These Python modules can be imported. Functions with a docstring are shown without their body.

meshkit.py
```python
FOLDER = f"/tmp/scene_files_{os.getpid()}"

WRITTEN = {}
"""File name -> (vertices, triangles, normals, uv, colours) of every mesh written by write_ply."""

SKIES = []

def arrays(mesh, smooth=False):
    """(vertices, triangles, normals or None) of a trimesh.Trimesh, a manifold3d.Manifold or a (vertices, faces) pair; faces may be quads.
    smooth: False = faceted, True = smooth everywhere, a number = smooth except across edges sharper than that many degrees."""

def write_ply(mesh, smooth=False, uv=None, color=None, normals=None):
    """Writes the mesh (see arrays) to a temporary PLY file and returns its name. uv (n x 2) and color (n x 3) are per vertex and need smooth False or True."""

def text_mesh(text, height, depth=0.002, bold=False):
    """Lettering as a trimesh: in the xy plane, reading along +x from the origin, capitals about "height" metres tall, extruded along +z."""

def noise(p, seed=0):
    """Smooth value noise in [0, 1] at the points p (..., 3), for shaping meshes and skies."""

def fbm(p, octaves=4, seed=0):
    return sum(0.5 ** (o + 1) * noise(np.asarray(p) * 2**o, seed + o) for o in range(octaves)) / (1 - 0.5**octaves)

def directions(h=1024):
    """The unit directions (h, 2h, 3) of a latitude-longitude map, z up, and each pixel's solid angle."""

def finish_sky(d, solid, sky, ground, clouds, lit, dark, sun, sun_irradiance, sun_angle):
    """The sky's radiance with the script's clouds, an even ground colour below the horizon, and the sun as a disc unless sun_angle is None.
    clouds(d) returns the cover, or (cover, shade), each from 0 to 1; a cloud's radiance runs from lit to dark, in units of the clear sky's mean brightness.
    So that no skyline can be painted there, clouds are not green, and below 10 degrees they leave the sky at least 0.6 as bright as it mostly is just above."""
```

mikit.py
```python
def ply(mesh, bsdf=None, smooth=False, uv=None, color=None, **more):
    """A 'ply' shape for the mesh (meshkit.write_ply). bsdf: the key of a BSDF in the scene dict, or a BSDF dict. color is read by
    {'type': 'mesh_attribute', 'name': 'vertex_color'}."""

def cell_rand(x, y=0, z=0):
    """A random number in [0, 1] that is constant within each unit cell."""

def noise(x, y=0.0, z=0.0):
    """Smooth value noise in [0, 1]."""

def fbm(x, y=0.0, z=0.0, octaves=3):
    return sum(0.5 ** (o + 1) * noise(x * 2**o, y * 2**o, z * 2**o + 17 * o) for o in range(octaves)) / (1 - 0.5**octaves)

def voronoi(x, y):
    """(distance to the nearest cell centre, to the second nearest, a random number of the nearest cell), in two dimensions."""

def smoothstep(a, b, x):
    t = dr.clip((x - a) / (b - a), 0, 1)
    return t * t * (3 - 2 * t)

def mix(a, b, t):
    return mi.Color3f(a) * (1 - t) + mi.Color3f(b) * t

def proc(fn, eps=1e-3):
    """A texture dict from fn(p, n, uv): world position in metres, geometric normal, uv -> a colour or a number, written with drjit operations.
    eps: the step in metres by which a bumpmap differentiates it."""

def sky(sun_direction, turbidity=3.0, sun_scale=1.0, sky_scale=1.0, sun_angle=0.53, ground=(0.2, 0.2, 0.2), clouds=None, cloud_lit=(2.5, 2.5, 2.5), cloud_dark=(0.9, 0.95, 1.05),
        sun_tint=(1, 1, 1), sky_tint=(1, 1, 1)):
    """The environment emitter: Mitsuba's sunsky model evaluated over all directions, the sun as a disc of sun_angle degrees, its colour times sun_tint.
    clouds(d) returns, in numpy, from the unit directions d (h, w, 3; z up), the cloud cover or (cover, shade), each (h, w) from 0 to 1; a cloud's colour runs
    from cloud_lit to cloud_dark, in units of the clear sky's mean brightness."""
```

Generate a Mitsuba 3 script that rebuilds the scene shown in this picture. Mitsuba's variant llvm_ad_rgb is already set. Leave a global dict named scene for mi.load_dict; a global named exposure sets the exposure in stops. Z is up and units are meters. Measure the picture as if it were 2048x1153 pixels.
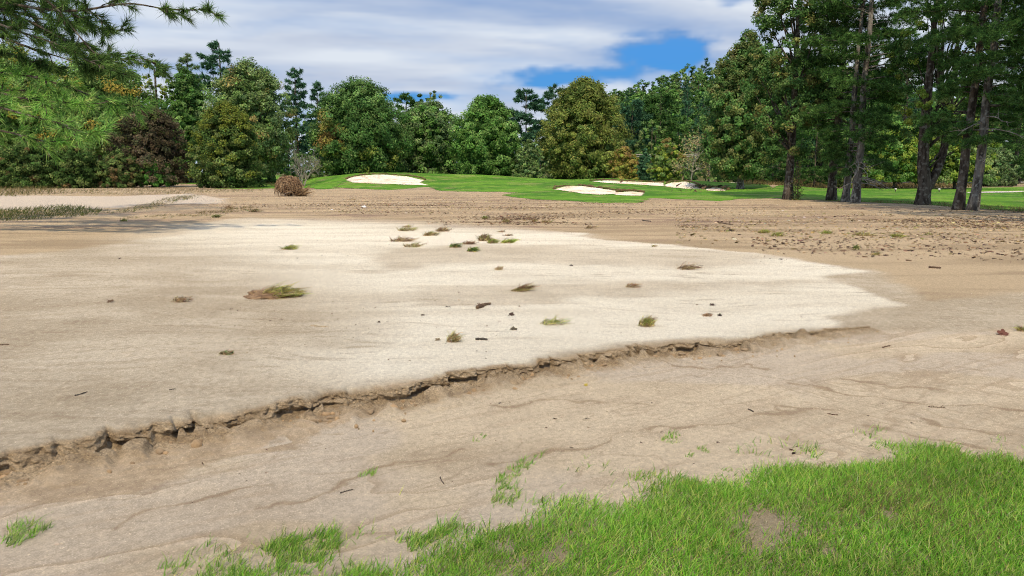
import math
import numpy as np, trimesh, drjit as dr, mitsuba as mi
import mikit, meshkit
from mikit import noise, fbm, smoothstep, mix
from scipy.interpolate import RBFInterpolator
T = mi.ScalarTransform4f
scene, labels = {}, {}

# ------------------------------------------------------------------ camera, sky, exposure
EYE, FOC, PITCH = 1.7, 1518.0, math.radians(8.67)
cp, sp = math.cos(PITCH), math.sin(PITCH)
scene['camera'] = {'type': 'perspective', 'fov': 2 * math.degrees(math.atan(1024 / FOC)), 'fov_axis': 'x', 'near_clip': 0.1, 'far_clip': 4000.0,
                   'to_world': T().look_at(origin=[0, 0, EYE], target=[0, cp, EYE - sp], up=[0, 0, 1])}
exposure = 0.95
SUN = (-0.03, -0.69, 0.72)


def clouds(d):
    z = np.maximum(d[..., 2], 0.0)
    az = np.degrees(np.arctan2(d[..., 0], d[..., 1])); el = np.degrees(np.arcsin(np.clip(z, 0, 1)))
    k = 1.0 / (z + 0.16)
    u, v = d[..., 0] * k, d[..., 1] * k
    p = np.stack([u, v * 1.25 - u * 0.35, 0 * u], -1)
    warp = meshkit.fbm(p * 0.9, 3, 5)
    q = p + np.stack([warp * 0.9, warp * 0.7, 0 * u], -1)
    a = meshkit.fbm(q * 1.3, 6, 11)                       # the deck's thickness
    b = meshkit.fbm(q * np.array([1.5, 4.2, 1]), 6, 23)   # rolls across it
    c = np.clip(0.74 + 0.9 * (a - 0.45) + 0.75 * (b - 0.47), 0.30, 0.97)
    s = np.stack([az * 0.20 + 1.5 * warp, el * 0.62, 0 * az], -1)
    wob = 0.6 * (meshkit.fbm(s, 6, 31) - 0.5) + 0.55 * (meshkit.fbm(s * 2.3, 5, 33) - 0.5)

    def gap(ca, ce, wa, we, tilt=0.0):       # a rent in the cloud deck
        x, y = az - ca, el - ce - tilt * (az - ca)
        return np.exp(-((x / wa) ** 2 + (y / we) ** 2))
    g = np.maximum.reduce([gap(4.5, 6.9, 6.5, 0.95, 0.06), gap(10.5, 8.2, 4.5, 1.7, 0.10), gap(16.5, 12.3, 2.6, 0.9, 0.12), gap(-8, 5.4, 5, .5),
                           gap(-75, 24, 16, 6), gap(95, 30, 20, 7), gap(170, 26, 22, 8), gap(-150, 40, 20, 7), gap(40, 50, 26, 7)])
    t = np.clip((1.1 * g + 1.5 * wob - 0.30) / 0.55, 0, 1); g = t * t * (3 - 2 * t) * np.clip(g * 4, 0, 1)
    c = c * (1 - g * 0.97)
    shade = np.clip(1.9 * (meshkit.fbm(q * np.array([1.4, 3.6, 1]) + 3, 6, 47) - 0.36) , 0, 1)
    return c, shade


scene['sky'] = mikit.sky(SUN, turbidity=2.2, clouds=clouds, cloud_lit=(4.2, 4.5, 4.9), cloud_dark=(2.75, 3.12, 3.9), sky_tint=(0.34, 0.93, 1.5), sun_tint=(1.0, 0.985, 0.95))


# ------------------------------------------------------------------ helpers
def ray(px, py):
    a, b = (px - 1024) / FOC, (576.5 - py) / FOC
    return np.array([a, cp + b * sp, b * cp - sp])


def G(px, py, z=0.0):                       # the point of the level z seen there from the survey station (a man's eye height)
    d = ray(px, py); t = (z - EYE) / d[2]
    return d[0] * t, d[1] * t


def at(px, py, Y):                          # the point at the distance Y
    d = ray(px, py); t = Y / d[1]
    return np.array([d[0] * t, Y, EYE + d[2] * t])


def pxm(Y, n=1.0):                          # metres of n photo pixels at distance Y
    return n * Y / FOC


used = {}


def key(name, parent=None):
    k = name if parent is None else parent + '__' + name
    n = used.get(k, 0); used[k] = n + 1
    return k if n == 0 else f'{k}_{n:03d}'


def tag(k, label, cat, group=None, kind=None):
    labels[k] = {'label': label}
    if cat: labels[k]['category'] = cat
    if group: labels[k]['group'] = group
    if kind: labels[k]['kind'] = kind


def put(name, mesh, bsdf, parent=None, smooth=False, color=None, uv=None):
    k = key(name, parent)
    scene[k] = mikit.ply(mesh, bsdf, smooth=smooth, color=color, uv=uv)
    return k


def struct(name, mesh, bsdf, **kw):
    k = put(name, mesh, bsdf, **kw); labels[k] = {'kind': 'structure'}
    return k


def thing(name):
    return key(name)


def merge(parts):                           # list of (v, f[, c]) -> one
    V, F, C, n = [], [], [], 0
    for p in parts:
        V.append(p[0]); F.append(p[1] + n); n += len(p[0])
        if len(p) > 2: C.append(p[2])
    return (np.vstack(V), np.vstack(F), np.vstack(C)) if C else (np.vstack(V), np.vstack(F))


def unit(v):
    return v / (np.linalg.norm(v, axis=-1, keepdims=True) + 1e-12)


def tube(points, radii, sides=6, cap=True):
    p = np.asarray(points, float); n = len(p)
    r = np.broadcast_to(np.asarray(radii, float), (n,))
    t = unit(np.gradient(p, axis=0))
    ref = np.array([0, 0, 1.0]) if abs(t[:, 2]).mean() < 0.8 else np.array([1.0, 0, 0])
    a = unit(np.cross(t, ref)); b = np.cross(t, a)
    ang = np.arange(sides) * 2 * np.pi / sides
    v = p[:, None] + r[:, None, None] * (np.cos(ang)[None, :, None] * a[:, None] + np.sin(ang)[None, :, None] * b[:, None])
    i, j = np.meshgrid(np.arange(n - 1), np.arange(sides), indexing='ij'); j2 = (j + 1) % sides
    q = np.stack([i * sides + j, i * sides + j2, (i + 1) * sides + j2, (i + 1) * sides + j], -1).reshape(-1, 4)
    f = np.vstack([q[:, [0, 1, 2]], q[:, [0, 2, 3]]])
    v = v.reshape(-1, 3)
    if cap:
        v = np.vstack([v, p[:1], p[-1:]]); m = len(v)
        k = np.arange(sides); k2 = (k + 1) % sides
        f = np.vstack([f, np.stack([k2, k, k * 0 + m - 2], 1), np.stack([(n - 1) * sides + k, (n - 1) * sides + k2, k * 0 + m - 1], 1)])
    return v, f


def curve(pts, n):
    pts = np.asarray(pts, float)
    s = np.r_[0, np.cumsum(np.linalg.norm(np.diff(pts, axis=0), axis=1))]
    from scipy.interpolate import PchipInterpolator
    return PchipInterpolator(s / s[-1], pts)(np.linspace(0, 1, n))


def strips(base, tip_dir, length, width, bend, rng, segs=2, side=None):
    """Grass blades, needles or straws: tapering bent strips. base (n,3), tip_dir (n,3) unit, bend (n,3): the tip's sag."""
    n = len(base)
    if side is None: side = unit(np.cross(tip_dir, rng.normal(size=(n, 3))))
    L, W = np.broadcast_to(length, (n,))[:, None], np.broadcast_to(width, (n,))[:, None]
    V, F, m = [], [], 2 * segs + 1
    for k in range(segs):
        t = k / segs
        c = base + tip_dir * L * t + bend * t * t
        w = W * (1 - 0.5 * t) * 0.5
        V += [c - side * w, c + side * w]
    V.append(base + tip_dir * L + bend)
    v = np.stack(V, 1).reshape(-1, 3)
    loc = []
    for k in range(segs - 1):
        a = 2 * k; loc += [[a, a + 1, a + 3], [a, a + 3, a + 2]]
    loc.append([2 * segs - 2, 2 * segs - 1, 2 * segs])
    f = (np.array(loc)[None] + (np.arange(n) * m)[:, None, None]).reshape(-1, 3)
    return v, f, m


def leaves(c, nrm, size, rng, aspect=0.62, fold=0.18):
    n = len(c)
    t = unit(np.cross(nrm, rng.normal(size=(n, 3)))); s = np.cross(nrm, t)
    L = np.broadcast_to(size, (n,))[:, None]
    v = np.stack([c - t * L * 0.5, c + s * L * aspect * 0.5 - nrm * L * fold, c + t * L * 0.5, c - s * L * aspect * 0.5 - nrm * L * fold], 1).reshape(-1, 3)
    f = (np.array([[0, 1, 2], [0, 2, 3]])[None] + (np.arange(n) * 4)[:, None, None]).reshape(-1, 3)
    return v, f


def sdpoly(x, y, pts):                      # numpy signed distance, negative inside
    x, y = np.asarray(x, float), np.asarray(y, float)
    d = np.full(x.shape, 1e18); s = np.ones(x.shape)
    n = len(pts)
    for i in range(n):
        a, b = pts[i], pts[i - 1]
        ex, ey = b[0] - a[0], b[1] - a[1]; wx, wy = x - a[0], y - a[1]
        t = np.clip((wx * ex + wy * ey) / (ex * ex + ey * ey + 1e-12), 0, 1)
        d = np.minimum(d, (wx - ex * t) ** 2 + (wy - ey * t) ** 2)
        c1, c2, c3 = y >= a[1], y < b[1], ex * wy > ey * wx
        s = np.where((c1 & c2 & c3) | (~c1 & ~c2 & ~c3), -s, s)
    return s * np.sqrt(d)


def sdpoly_dr(x, y, pts):                   # the same for a procedural material
    d, s = mi.Float(1e18), mi.Float(1)
    for i in range(len(pts)):
        a, b = pts[i], pts[i - 1]
        ex, ey = float(b[0] - a[0]), float(b[1] - a[1]); wx, wy = x - float(a[0]), y - float(a[1])
        t = dr.clip((wx * ex + wy * ey) / (ex * ex + ey * ey + 1e-12), 0, 1)
        d = dr.minimum(d, dr.square(wx - ex * t) + dr.square(wy - ey * t))
        c1, c2, c3 = y >= float(a[1]), y < float(b[1]), ex * wy > ey * wx
        s = dr.select((c1 & c2 & c3) | (~c1 & ~c2 & ~c3), -s, s)
    return s * dr.sqrt(d)


def n2(x, y, f, seed=0, octaves=3):
    x, y = np.broadcast_arrays(np.asarray(x, float), np.asarray(y, float))
    return meshkit.fbm(np.stack([x * f, y * f, 0 * x + 0.37], -1), octaves, seed)


def ss(a, b, x):
    t = np.clip((x - a) / (b - a), 0, 1)
    return t * t * (3 - 2 * t)


# ------------------------------------------------------------------ terrain
BED = 0.12
rim_px = [(-420, 985), (-200, 945), (0, 902), (122, 882), (244, 858), (342, 841), (415, 826), (488, 819), (561, 804), (659, 787), (742, 778), (830, 763), (905, 745), (975, 731), (1070, 721), (1165, 709), (1225, 698), (1310, 688), (1400, 682), (1500, 674), (1600, 663), (1710, 656), (1800, 650), (1950, 640), (2200, 630)]
RIM = np.array([G(a, b, BED) for a, b in rim_px])


def rim_y(x):
    return np.interp(x, RIM[:, 0], RIM[:, 1]) + 0.0 * x


def step_h(x):
    return np.interp(x, [-6, -3, -1.5, 0, 1.2, 2.4, 3.2, 3.9, 5.5], [0.14, 0.138, 0.13, 0.118, 0.105, 0.085, 0.046, 0.008, 0.0])


ctrl = []
for a, b, Y in [(600, 360, 104), (640, 368, 92), (640, 378, 78), (700, 350, 95), (690, 366, 85), (770, 348.5, 96), (770, 372, 80), (770, 381, 72), (850, 356, 94), (855, 371, 80), (870, 382, 70), (900, 359, 95), (900, 374, 76), (985, 352.5, 100), (985, 366, 82), (1000, 386, 60),
                (1060, 358.5, 100), (1100, 378, 66), (1050, 400, 47), (1130, 361.5, 95), (1110, 382, 59), (1150, 372.5, 65), (1200, 377, 63), (1200, 406, 42.5), (1220, 357.5, 92), (1285, 392, 54), (1280, 384, 58), (1250, 362, 88), (1250, 371, 80), (1300, 363.5, 92), (1345, 368, 90), (1375, 361.5, 88), (1330, 372, 82), (1390, 379, 76),
                (1300, 383, 65), (1300, 402, 46), (1430, 368, 85), (1470, 371.5, 80), (1430, 376, 80), (1430, 384, 70), (1450, 403, 45), (1500, 388, 58), (1540, 382, 66), (1600, 396, 50), (1560, 404, 44)]:
    ctrl.append(at(a, b, Y))
for a in range(540, 1760, 90):              # flat ground all round
    ctrl.append(np.array([*at(a, 400, 128)[:2], -0.1]))
    ctrl.append(np.array([*at(a, 400, 31)[:2], 0.03]))
for Y in (45, 60, 80, 100): ctrl += [np.array([*at(1690, 400, Y)[:2], 0.0]), np.array([*at(560, 400, Y)[:2], 0.0])]
ctrl = np.array(ctrl)
_rbf = RBFInterpolator(ctrl[:, :2], ctrl[:, 2], kernel='thin_plate_spline', smoothing=0.6, neighbors=40)
_hull = [at(560, 0, 31)[:2], at(560, 0, 128)[:2], at(1690, 0, 128)[:2], at(1690, 0, 31)[:2]]


def H(x, y):
    x, y = np.broadcast_arrays(np.asarray(x, float), np.asarray(y, float))
    sd = (y - rim_y(x)) * 0.87
    und = 0.05 * (n2(x, y, 0.09, 3) - 0.5) * ss(8, 16, y) + 0.018 * (n2(x, y, 0.7, 4) - 0.5) + 0.006 * (n2(x, y, 3.1, 5, 2) - 0.5)
    bedz = BED + 0.05 * ss(0, 1, (y - 9) / 5) * ss(1, 0, (y - 15) / 7) - 0.10 * ss(18, 30, y)
    h = step_h(x)
    back = np.interp(x, [3.0, 3.9, 5.5], [0.0, -0.35, -0.9])
    wid = np.interp(x, [3.0, 3.9, 5.5], [0.16, 0.7, 1.8])
    z = bedz - h * (1 - ss(0.05 + back, 0.05 + back + wid, sd))
    z = z + und
    # the lawn bank under the photographer
    z = z + 0.075 * ss(0.25, -0.35, sdpoly(x, y, LAWN))
    # green complex
    m = (y > 30) & (y < 129)
    if m.any():
        inside = ss(0, 4, -sdpoly(x[m], y[m], _hull))
        rb = np.zeros(inside.shape); k = inside > 0
        if k.any(): rb[k] = _rbf(np.stack([x[m][k], y[m][k]], 1))
        z = z.copy(); z[m] += inside * rb
    # wooded hill behind to the right, low rise elsewhere
    z = z + 27 * np.exp(-(((x - 92) / 58) ** 2 + ((y - 280) / 85) ** 2)) * ss(120, 190, y) + 7 * np.exp(-(((x - 20) / 70) ** 2 + ((y - 320) / 80) ** 2)) * ss(130, 200, y)
    return z


LAWN = [G(a, b, 0.03) for a, b in [(330, 1200), (560, 1145), (700, 1128), (830, 1140), (905, 1100), (965, 1058), (1010, 1042), (1080, 1012), (1160, 1008), (1240, 1030), (1292, 1010), (1305, 985), (1352, 962), (1400, 975), (1480, 990), (1532, 948), (1610, 944), (1700, 938), (1765, 934), (1792, 913), (1900, 916), (1950, 940), (1992, 930), (2060, 955), (2300, 960), (2500, 1400), (200, 1400)]]


def axis(lo, hi, core_lo, core_hi, step, grow, cap, far_grow, far_at):
    up, s, x = [core_hi], step, core_hi
    while x < hi:
        s = min(s * grow, cap) if x < far_at else s * far_grow
        x += s; up.append(x)
    return up


xs_up = axis(0, 1500, 0, 6.0, 0.05, 1.05, 0.62, 1.16, 62)
xs = np.r_[-np.array(xs_up)[::-1], np.arange(-5.95, 6.0, 0.05), np.array(xs_up)]
ys = np.r_[-40, -20, -10, -5, -2, 0, 1, 1.5, 2, 2.3, np.arange(2.5, 11.0, 0.05), axis(0, 2500, 0, 11.0, 0.05, 1.035, 0.62, 1.12, 130)]
GX, GY = np.meshgrid(xs, ys)
GZ = H(GX, GY)


def Hm(x, y):                               # height of the ground mesh itself
    x, y = np.broadcast_arrays(np.asarray(x, float), np.asarray(y, float))
    i = np.clip(np.searchsorted(xs, x) - 1, 0, len(xs) - 2); j = np.clip(np.searchsorted(ys, y) - 1, 0, len(ys) - 2)
    u = (x - xs[i]) / (xs[i + 1] - xs[i]); v = (y - ys[j]) / (ys[j + 1] - ys[j])
    a, b, c, d = GZ[j, i], GZ[j, i + 1], GZ[j + 1, i], GZ[j + 1, i + 1]
    return np.where(u >= v, a + (b - a) * u + (d - b) * v, a + (d - c) * u + (c - a) * v)


def grid_faces(nj, ni):
    j, i = np.meshgrid(np.arange(nj - 1), np.arange(ni - 1), indexing='ij')
    a = j * ni + i
    return np.vstack([np.stack([a, a + 1, a + ni + 1], -1).reshape(-1, 3), np.stack([a, a + ni + 1, a + ni], -1).reshape(-1, 3)])


# ------------------------------------------------------------------ ground material
def P(*px, z=BED): return [G(a, b, z) for a, b in px]


WHITE = P((560, 437), (700, 440), (800, 443), (900, 452), (1000, 459), (1170, 466), (1150, 473), (1215, 484), (1310, 492), (1420, 503), (1560, 521), (1720, 545), (1640, 556), (1720, 580), (1800, 612), (1640, 632), (1690, 652), (1500, 674), (1310, 686), (1165, 707), (1000, 728), (860, 756), (700, 770), (640, 720), (760, 650), (720, 610), (620, 575), (540, 540), (420, 505), (330, 478), (430, 448))
SANDBED = P((-700, 560), (0, 517), (120, 508), (250, 490), (340, 476), (400, 452), (440, 436), (500, 430), (700, 440), (900, 452), (1170, 466), (1215, 484), (1420, 503), (1560, 521), (1760, 548), (1860, 600), (2300, 560), (2300, 660), (1700, 660), (1310, 690), (900, 750), (500, 820), (200, 868), (0, 905), (-700, 1040))
TRACK = P((-300, 388), (0, 392), (230, 394), (380, 388), (455, 400), (440, 409), (300, 408), (200, 420), (0, 421), (-300, 424), z=0.0)
BANDS = [P((740, 500), (1000, 492), (1400, 506), (1560, 530), (1400, 545), (1000, 528), (740, 548)), P((560, 590), (800, 585), (1100, 566), (1560, 560), (1640, 566), (1400, 590), (1000, 605), (700, 606))]
WETFACE = P((-700, 1010), (0, 905), (330, 842), (600, 800), (880, 760), (1060, 728), (1300, 700), (1300, 712), (1080, 755), (900, 790), (700, 850), (480, 910), (300, 960), (120, 985), (-700, 1130), z=0.03)
LODG = [(c[0], c[1]) for c in LAWN]
RILLS = [P((985, 925), (1100, 897), (1180, 881), (1250, 863), (1340, 852), (1420, 846), (1500, 829), (1560, 813), (1640, 817), (1730, 834), z=.03), P((1000, 806), (1080, 796), (1150, 799), (1240, 800), (1300, 812), z=.03),
         P((230, 1034), (312, 1010), (371, 996), (488, 976), (560, 955), z=.03), P((527, 1001), (615, 988), (660, 974), (684, 957), (722, 937), (781, 915), (860, 908), (930, 893), z=.03),
         P((1735, 858), (1800, 868), (1880, 886), (1960, 904), (2010, 917), z=.03), P((1590, 770), (1680, 792), (1770, 800), (1850, 822), (1960, 826), (2060, 842), z=.03), P((1690, 766), (1780, 782), (1900, 796), (2060, 812), z=.03), P((1840, 838), (1880, 858), (1960, 880), (2060, 892), z=.03), P((1280, 722), (1400, 738), (1520, 734), z=.03)]


def rill_dist(x, y):                        # distance to the nearest rill that the last water cut
    best = mi.Float(1e9)
    for line in RILLS:
        for a, b in zip(line[:-1], line[1:]):
            ex, ey = float(b[0] - a[0]), float(b[1] - a[1]); wx, wy = x - float(a[0]), y - float(a[1])
            t = dr.clip((wx * ex + wy * ey) / (ex * ex + ey * ey), 0, 1)
            best = dr.minimum(best, dr.square(wx - ex * t) + dr.square(wy - ey * t))
    return dr.sqrt(best)



def sand_color(p, rough=True):
    x, y = mi.Float(p.x), mi.Float(p.y)
    w1 = fbm(x * 0.45, y * 0.45, 1.7, 3)
    sx, sy = x + 0.6 * (w1 - 0.5), y + 1.5 * (w1 - 0.5)
    streak = fbm(sx * 0.30, sy * 1.9, 3.1, 4)            # drawn out along the flow
    streak2 = fbm(sx * 0.9 + 3, sy * 9.0, 5.3, 3)
    blot = fbm(x * 1.3, y * 1.3, 9.1, 4)
    fine = noise(x * 42, y * 42, 2.0)
    grain = noise(x * 170, y * 170, 4.0)
    edge = (fbm(x * 1.1, y * 1.6, 6.6, 4) - 0.5)
    streak3 = fbm(sx * 2.3 + 0.6 * sy, sy * 14.0 + 1.3 * blot, 7.7, 4)
    mud = mix((0.352, 0.280, 0.186), (0.262, 0.203, 0.132), smoothstep(0.38, 0.66, streak))
    mud = mix(mud, (0.22, 0.155, 0.098), smoothstep(0.54, 0.72, streak2) * smoothstep(0.40, 0.62, blot) * smoothstep(12, 22, y) * 0.75)
    mud = mix(mud, (0.165, 0.112, 0.088), smoothstep(0.52, 0.68, fbm(sx * 0.16 + 7, sy * 0.75, 8.0, 4)) * smoothstep(15, 21, y) * smoothstep(0.30, 0.55, noise(sx * 2, sy * 9, 1.0)) * 0.75)
    near = mix((0.475, 0.405, 0.298), (0.400, 0.335, 0.240), smoothstep(0.36, 0.64, fbm(sx * 0.8, sy * 1.5, 2.2, 3)))
    near = mix(near, (0.43, 0.375, 0.300), smoothstep(0.52, 0.66, fbm(x * 0.9 + 4, y * 1.6, 3.9, 3)) * 0.8)
    # what the water left in the wash: scalloped sheets of silt, dark grit along their lower edges, thin rills
    fu, fv = 0.86 * x + 0.5 * y, 0.86 * y - 0.5 * x
    q = fbm(fu * 0.55, fv * 1.25, 4.4, 4) * 6.0 + fv * 0.7
    fr = q - dr.floor(q)
    here = smoothstep(0.40, 0.60, fbm(fu * 0.5 + 9, fv * 0.8, 2.9, 3))
    near = mix(near, (0.285, 0.212, 0.138), (smoothstep(0.20, 0.0, fr) * 0.85 + smoothstep(1.0, 0.3, fr) * 0.15) * here * 0.55)
    near = mix(near, (0.52, 0.440, 0.325), smoothstep(0.72, 0.98, fr) * here * 0.45)
    for sc, off, wd in ((1.0, 12.2, 0.014), (2.1, 5.1, 0.016), (3.4, 21.0, 0.020)):
        line = dr.abs(fbm(fu * 0.42 * sc + off, fv * 1.15 * sc, off, 4) - 0.5)
        near = mix(near, (0.225, 0.160, 0.105), (1 - smoothstep(0.0, wd, line)) * 0.30 * smoothstep(0.50, 0.66, noise(fu * 0.7 * sc, fv * 1.0 * sc, off + 1)))
    jx, jy = x + 0.26 * (fbm(x * 4.1, y * 4.1, 1.9, 4) - 0.5), y + 0.38 * (fbm(x * 4.1 + 7, y * 4.1, 2.9, 4) - 0.5)
    rd = rill_dist(jx, jy)
    near = mix(near, (0.235, 0.172, 0.108), smoothstep(0.042, 0.002, rd + 0.06 * (noise(x * 5, y * 7, 4.2) - 0.40)) * 0.75 * smoothstep(0.25, 0.55, noise(x * 2.2, y * 2.2, 6.2) + 0.25))
    near = mix(near, (0.30, 0.23, 0.155), smoothstep(0.22, 0.0, rd) * 0.18)
    # herringbone of small grooves at the right
    ga, gc = 0.5 * x - 0.87 * y, 0.87 * x + 0.5 * y
    groove = dr.abs(fbm(ga * 0.9, gc * 4.2, 15.0, 3) - 0.5)
    near = mix(near, (0.25, 0.185, 0.12), (1 - smoothstep(0.0, 0.030, groove)) * smoothstep(1.0, 1.9, x) * smoothstep(6.8, 6.0, y) * 0.32)
    near = mix(near, (0.33, 0.255, 0.175), smoothstep(0.54, 0.74, fbm(fu * 1.2, fv * 14.0, 6.1, 3)) * 0.30)
    sdr = (y - rim_y_dr(x)) * 0.87
    c = mix(mud, near, smoothstep(0.5, -0.4, sdr + edge * 0.5) * smoothstep(14, 9, y))
    bed = mix((0.428, 0.380, 0.296), (0.328, 0.280, 0.206), smoothstep(0.34, 0.66, 0.5 * streak + 0.5 * blot))
    bed = mix(bed, (0.235, 0.183, 0.120), smoothstep(0.48, 0.74, streak2) * 0.32)
    bed = mix(bed, (0.210, 0.160, 0.105), smoothstep(0.56, 0.72, streak3) * 0.30 + smoothstep(0.60, 0.8, noise(x * 26, y * 20, 3.0)) * 0.22)
    bed = mix(bed, (0.49, 0.43, 0.33), smoothstep(0.60, 0.85, noise(x * 31, y * 24, 8.0)) * 0.25)
    far = smoothstep(5, 20, y)
    feather = 0.10 + 0.35 * far
    c = mix(c, bed, smoothstep(feather, -feather, sdpoly_dr(x, y, SANDBED) + edge * (0.35 + 1.2 * far)))
    white = mix((0.570, 0.542, 0.456), (0.500, 0.465, 0.380), smoothstep(0.45, 0.75, streak))
    white = mix(white, (0.33, 0.280, 0.205), smoothstep(0.62, 0.84, streak2) * 0.45)
    white = mix(white, (0.27, 0.225, 0.160), smoothstep(0.585, 0.70, streak3) * smoothstep(0.42, 0.6, fbm(x * 0.8, y * 1.2, 5.5, 3)) * 0.55)
    fe = 0.14 + smoothstep(-1.0, -3.5, x - 0.15 * y) * (0.25 + 0.10 * y)
    wm = smoothstep(fe, -fe, sdpoly_dr(x, y, WHITE) + edge * 0.7)
    for b in BANDS:
        wm = wm * (1 - 0.75 * smoothstep(0.4, -0.5, sdpoly_dr(x, y, b) + 2.2 * (streak - 0.5) + edge * 1.5))
    c = mix(c, white, wm)
    wet = smoothstep(0.04, -0.05, sdpoly_dr(x, y, WETFACE) + edge * 0.6 + 0.16 * (fr - 0.5) + (fbm(x * 4, y * 6, 3.3, 4) - 0.5) * 0.5)
    c = mix(c, mix((0.400, 0.318, 0.220), (0.310, 0.238, 0.158), smoothstep(0.38, 0.62, fbm(x * 7, y * 9, 1.2, 4))), wet * 0.85 * smoothstep(0.01, -0.02, sdr))
    c = mix(c, (0.405, 0.355, 0.290), smoothstep(0.5, -0.5, sdpoly_dr(x, y, TRACK) + edge * 2.2))
    c = mix(c, (0.150, 0.125, 0.070), smoothstep(0.0, -0.22, sdpoly_dr(x, y, LODG) + edge * 0.3) * 0.6)
    # turf and leaf litter beyond the flooded ground
    c = mix(c, (0.085, 0.090, 0.035), smoothstep(100, 125, y + 30 * (blot - 0.5)))
    spark = 0.7 * smoothstep(0.90, 0.96, grain) * smoothstep(14, 4, y)
    return c * (0.72 + 0.56 * (0.4 * fine + 0.6 * grain)) + mi.Color3f(0.24, 0.22, 0.17) * spark


_rx, _ry = RIM[:, 0], RIM[:, 1]


def rim_y_dr(x):
    out = mi.Float(float(_ry[0]))
    for i in range(1, len(_rx)):
        t = dr.clip((x - float(_rx[i - 1])) / float(_rx[i] - _rx[i - 1]), 0, 1)
        out = out + t * float(_ry[i] - _ry[i - 1])
    return out


def ground_fn(p, n, uv): return sand_color(p)


def ground_bump(p, n, uv):
    x, y = mi.Float(p.x), mi.Float(p.y)
    w = fbm(x * 0.7, y * 0.7, 0.4, 2)
    near = smoothstep(16, 5, y)
    rip = noise((x * 0.5 + y * 0.35 + w) * 5, (y - 0.45 * x + 1.2 * w) * 16, 2.7)     # low flow ripples
    return 0.014 * fbm(x * 3.1, y * 4.2, 1.1, 3) + 0.011 * rip * near + near * 0.0030 * noise(x * 60, y * 60, 7.0) + near * 0.0016 * noise(x * 190, y * 190, 3.0)


def bumped(color, bump, rough=0.95, eps=2e-3, scale=1.0):
    return {'type': 'twosided', 'bsdf': {'type': 'bumpmap', 'arbitrary': mikit.proc(bump, eps), 'scale': scale, 'bsdf': {'type': 'principled', 'base_color': color, 'roughness': rough, 'specular': 0.25}}}


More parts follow.
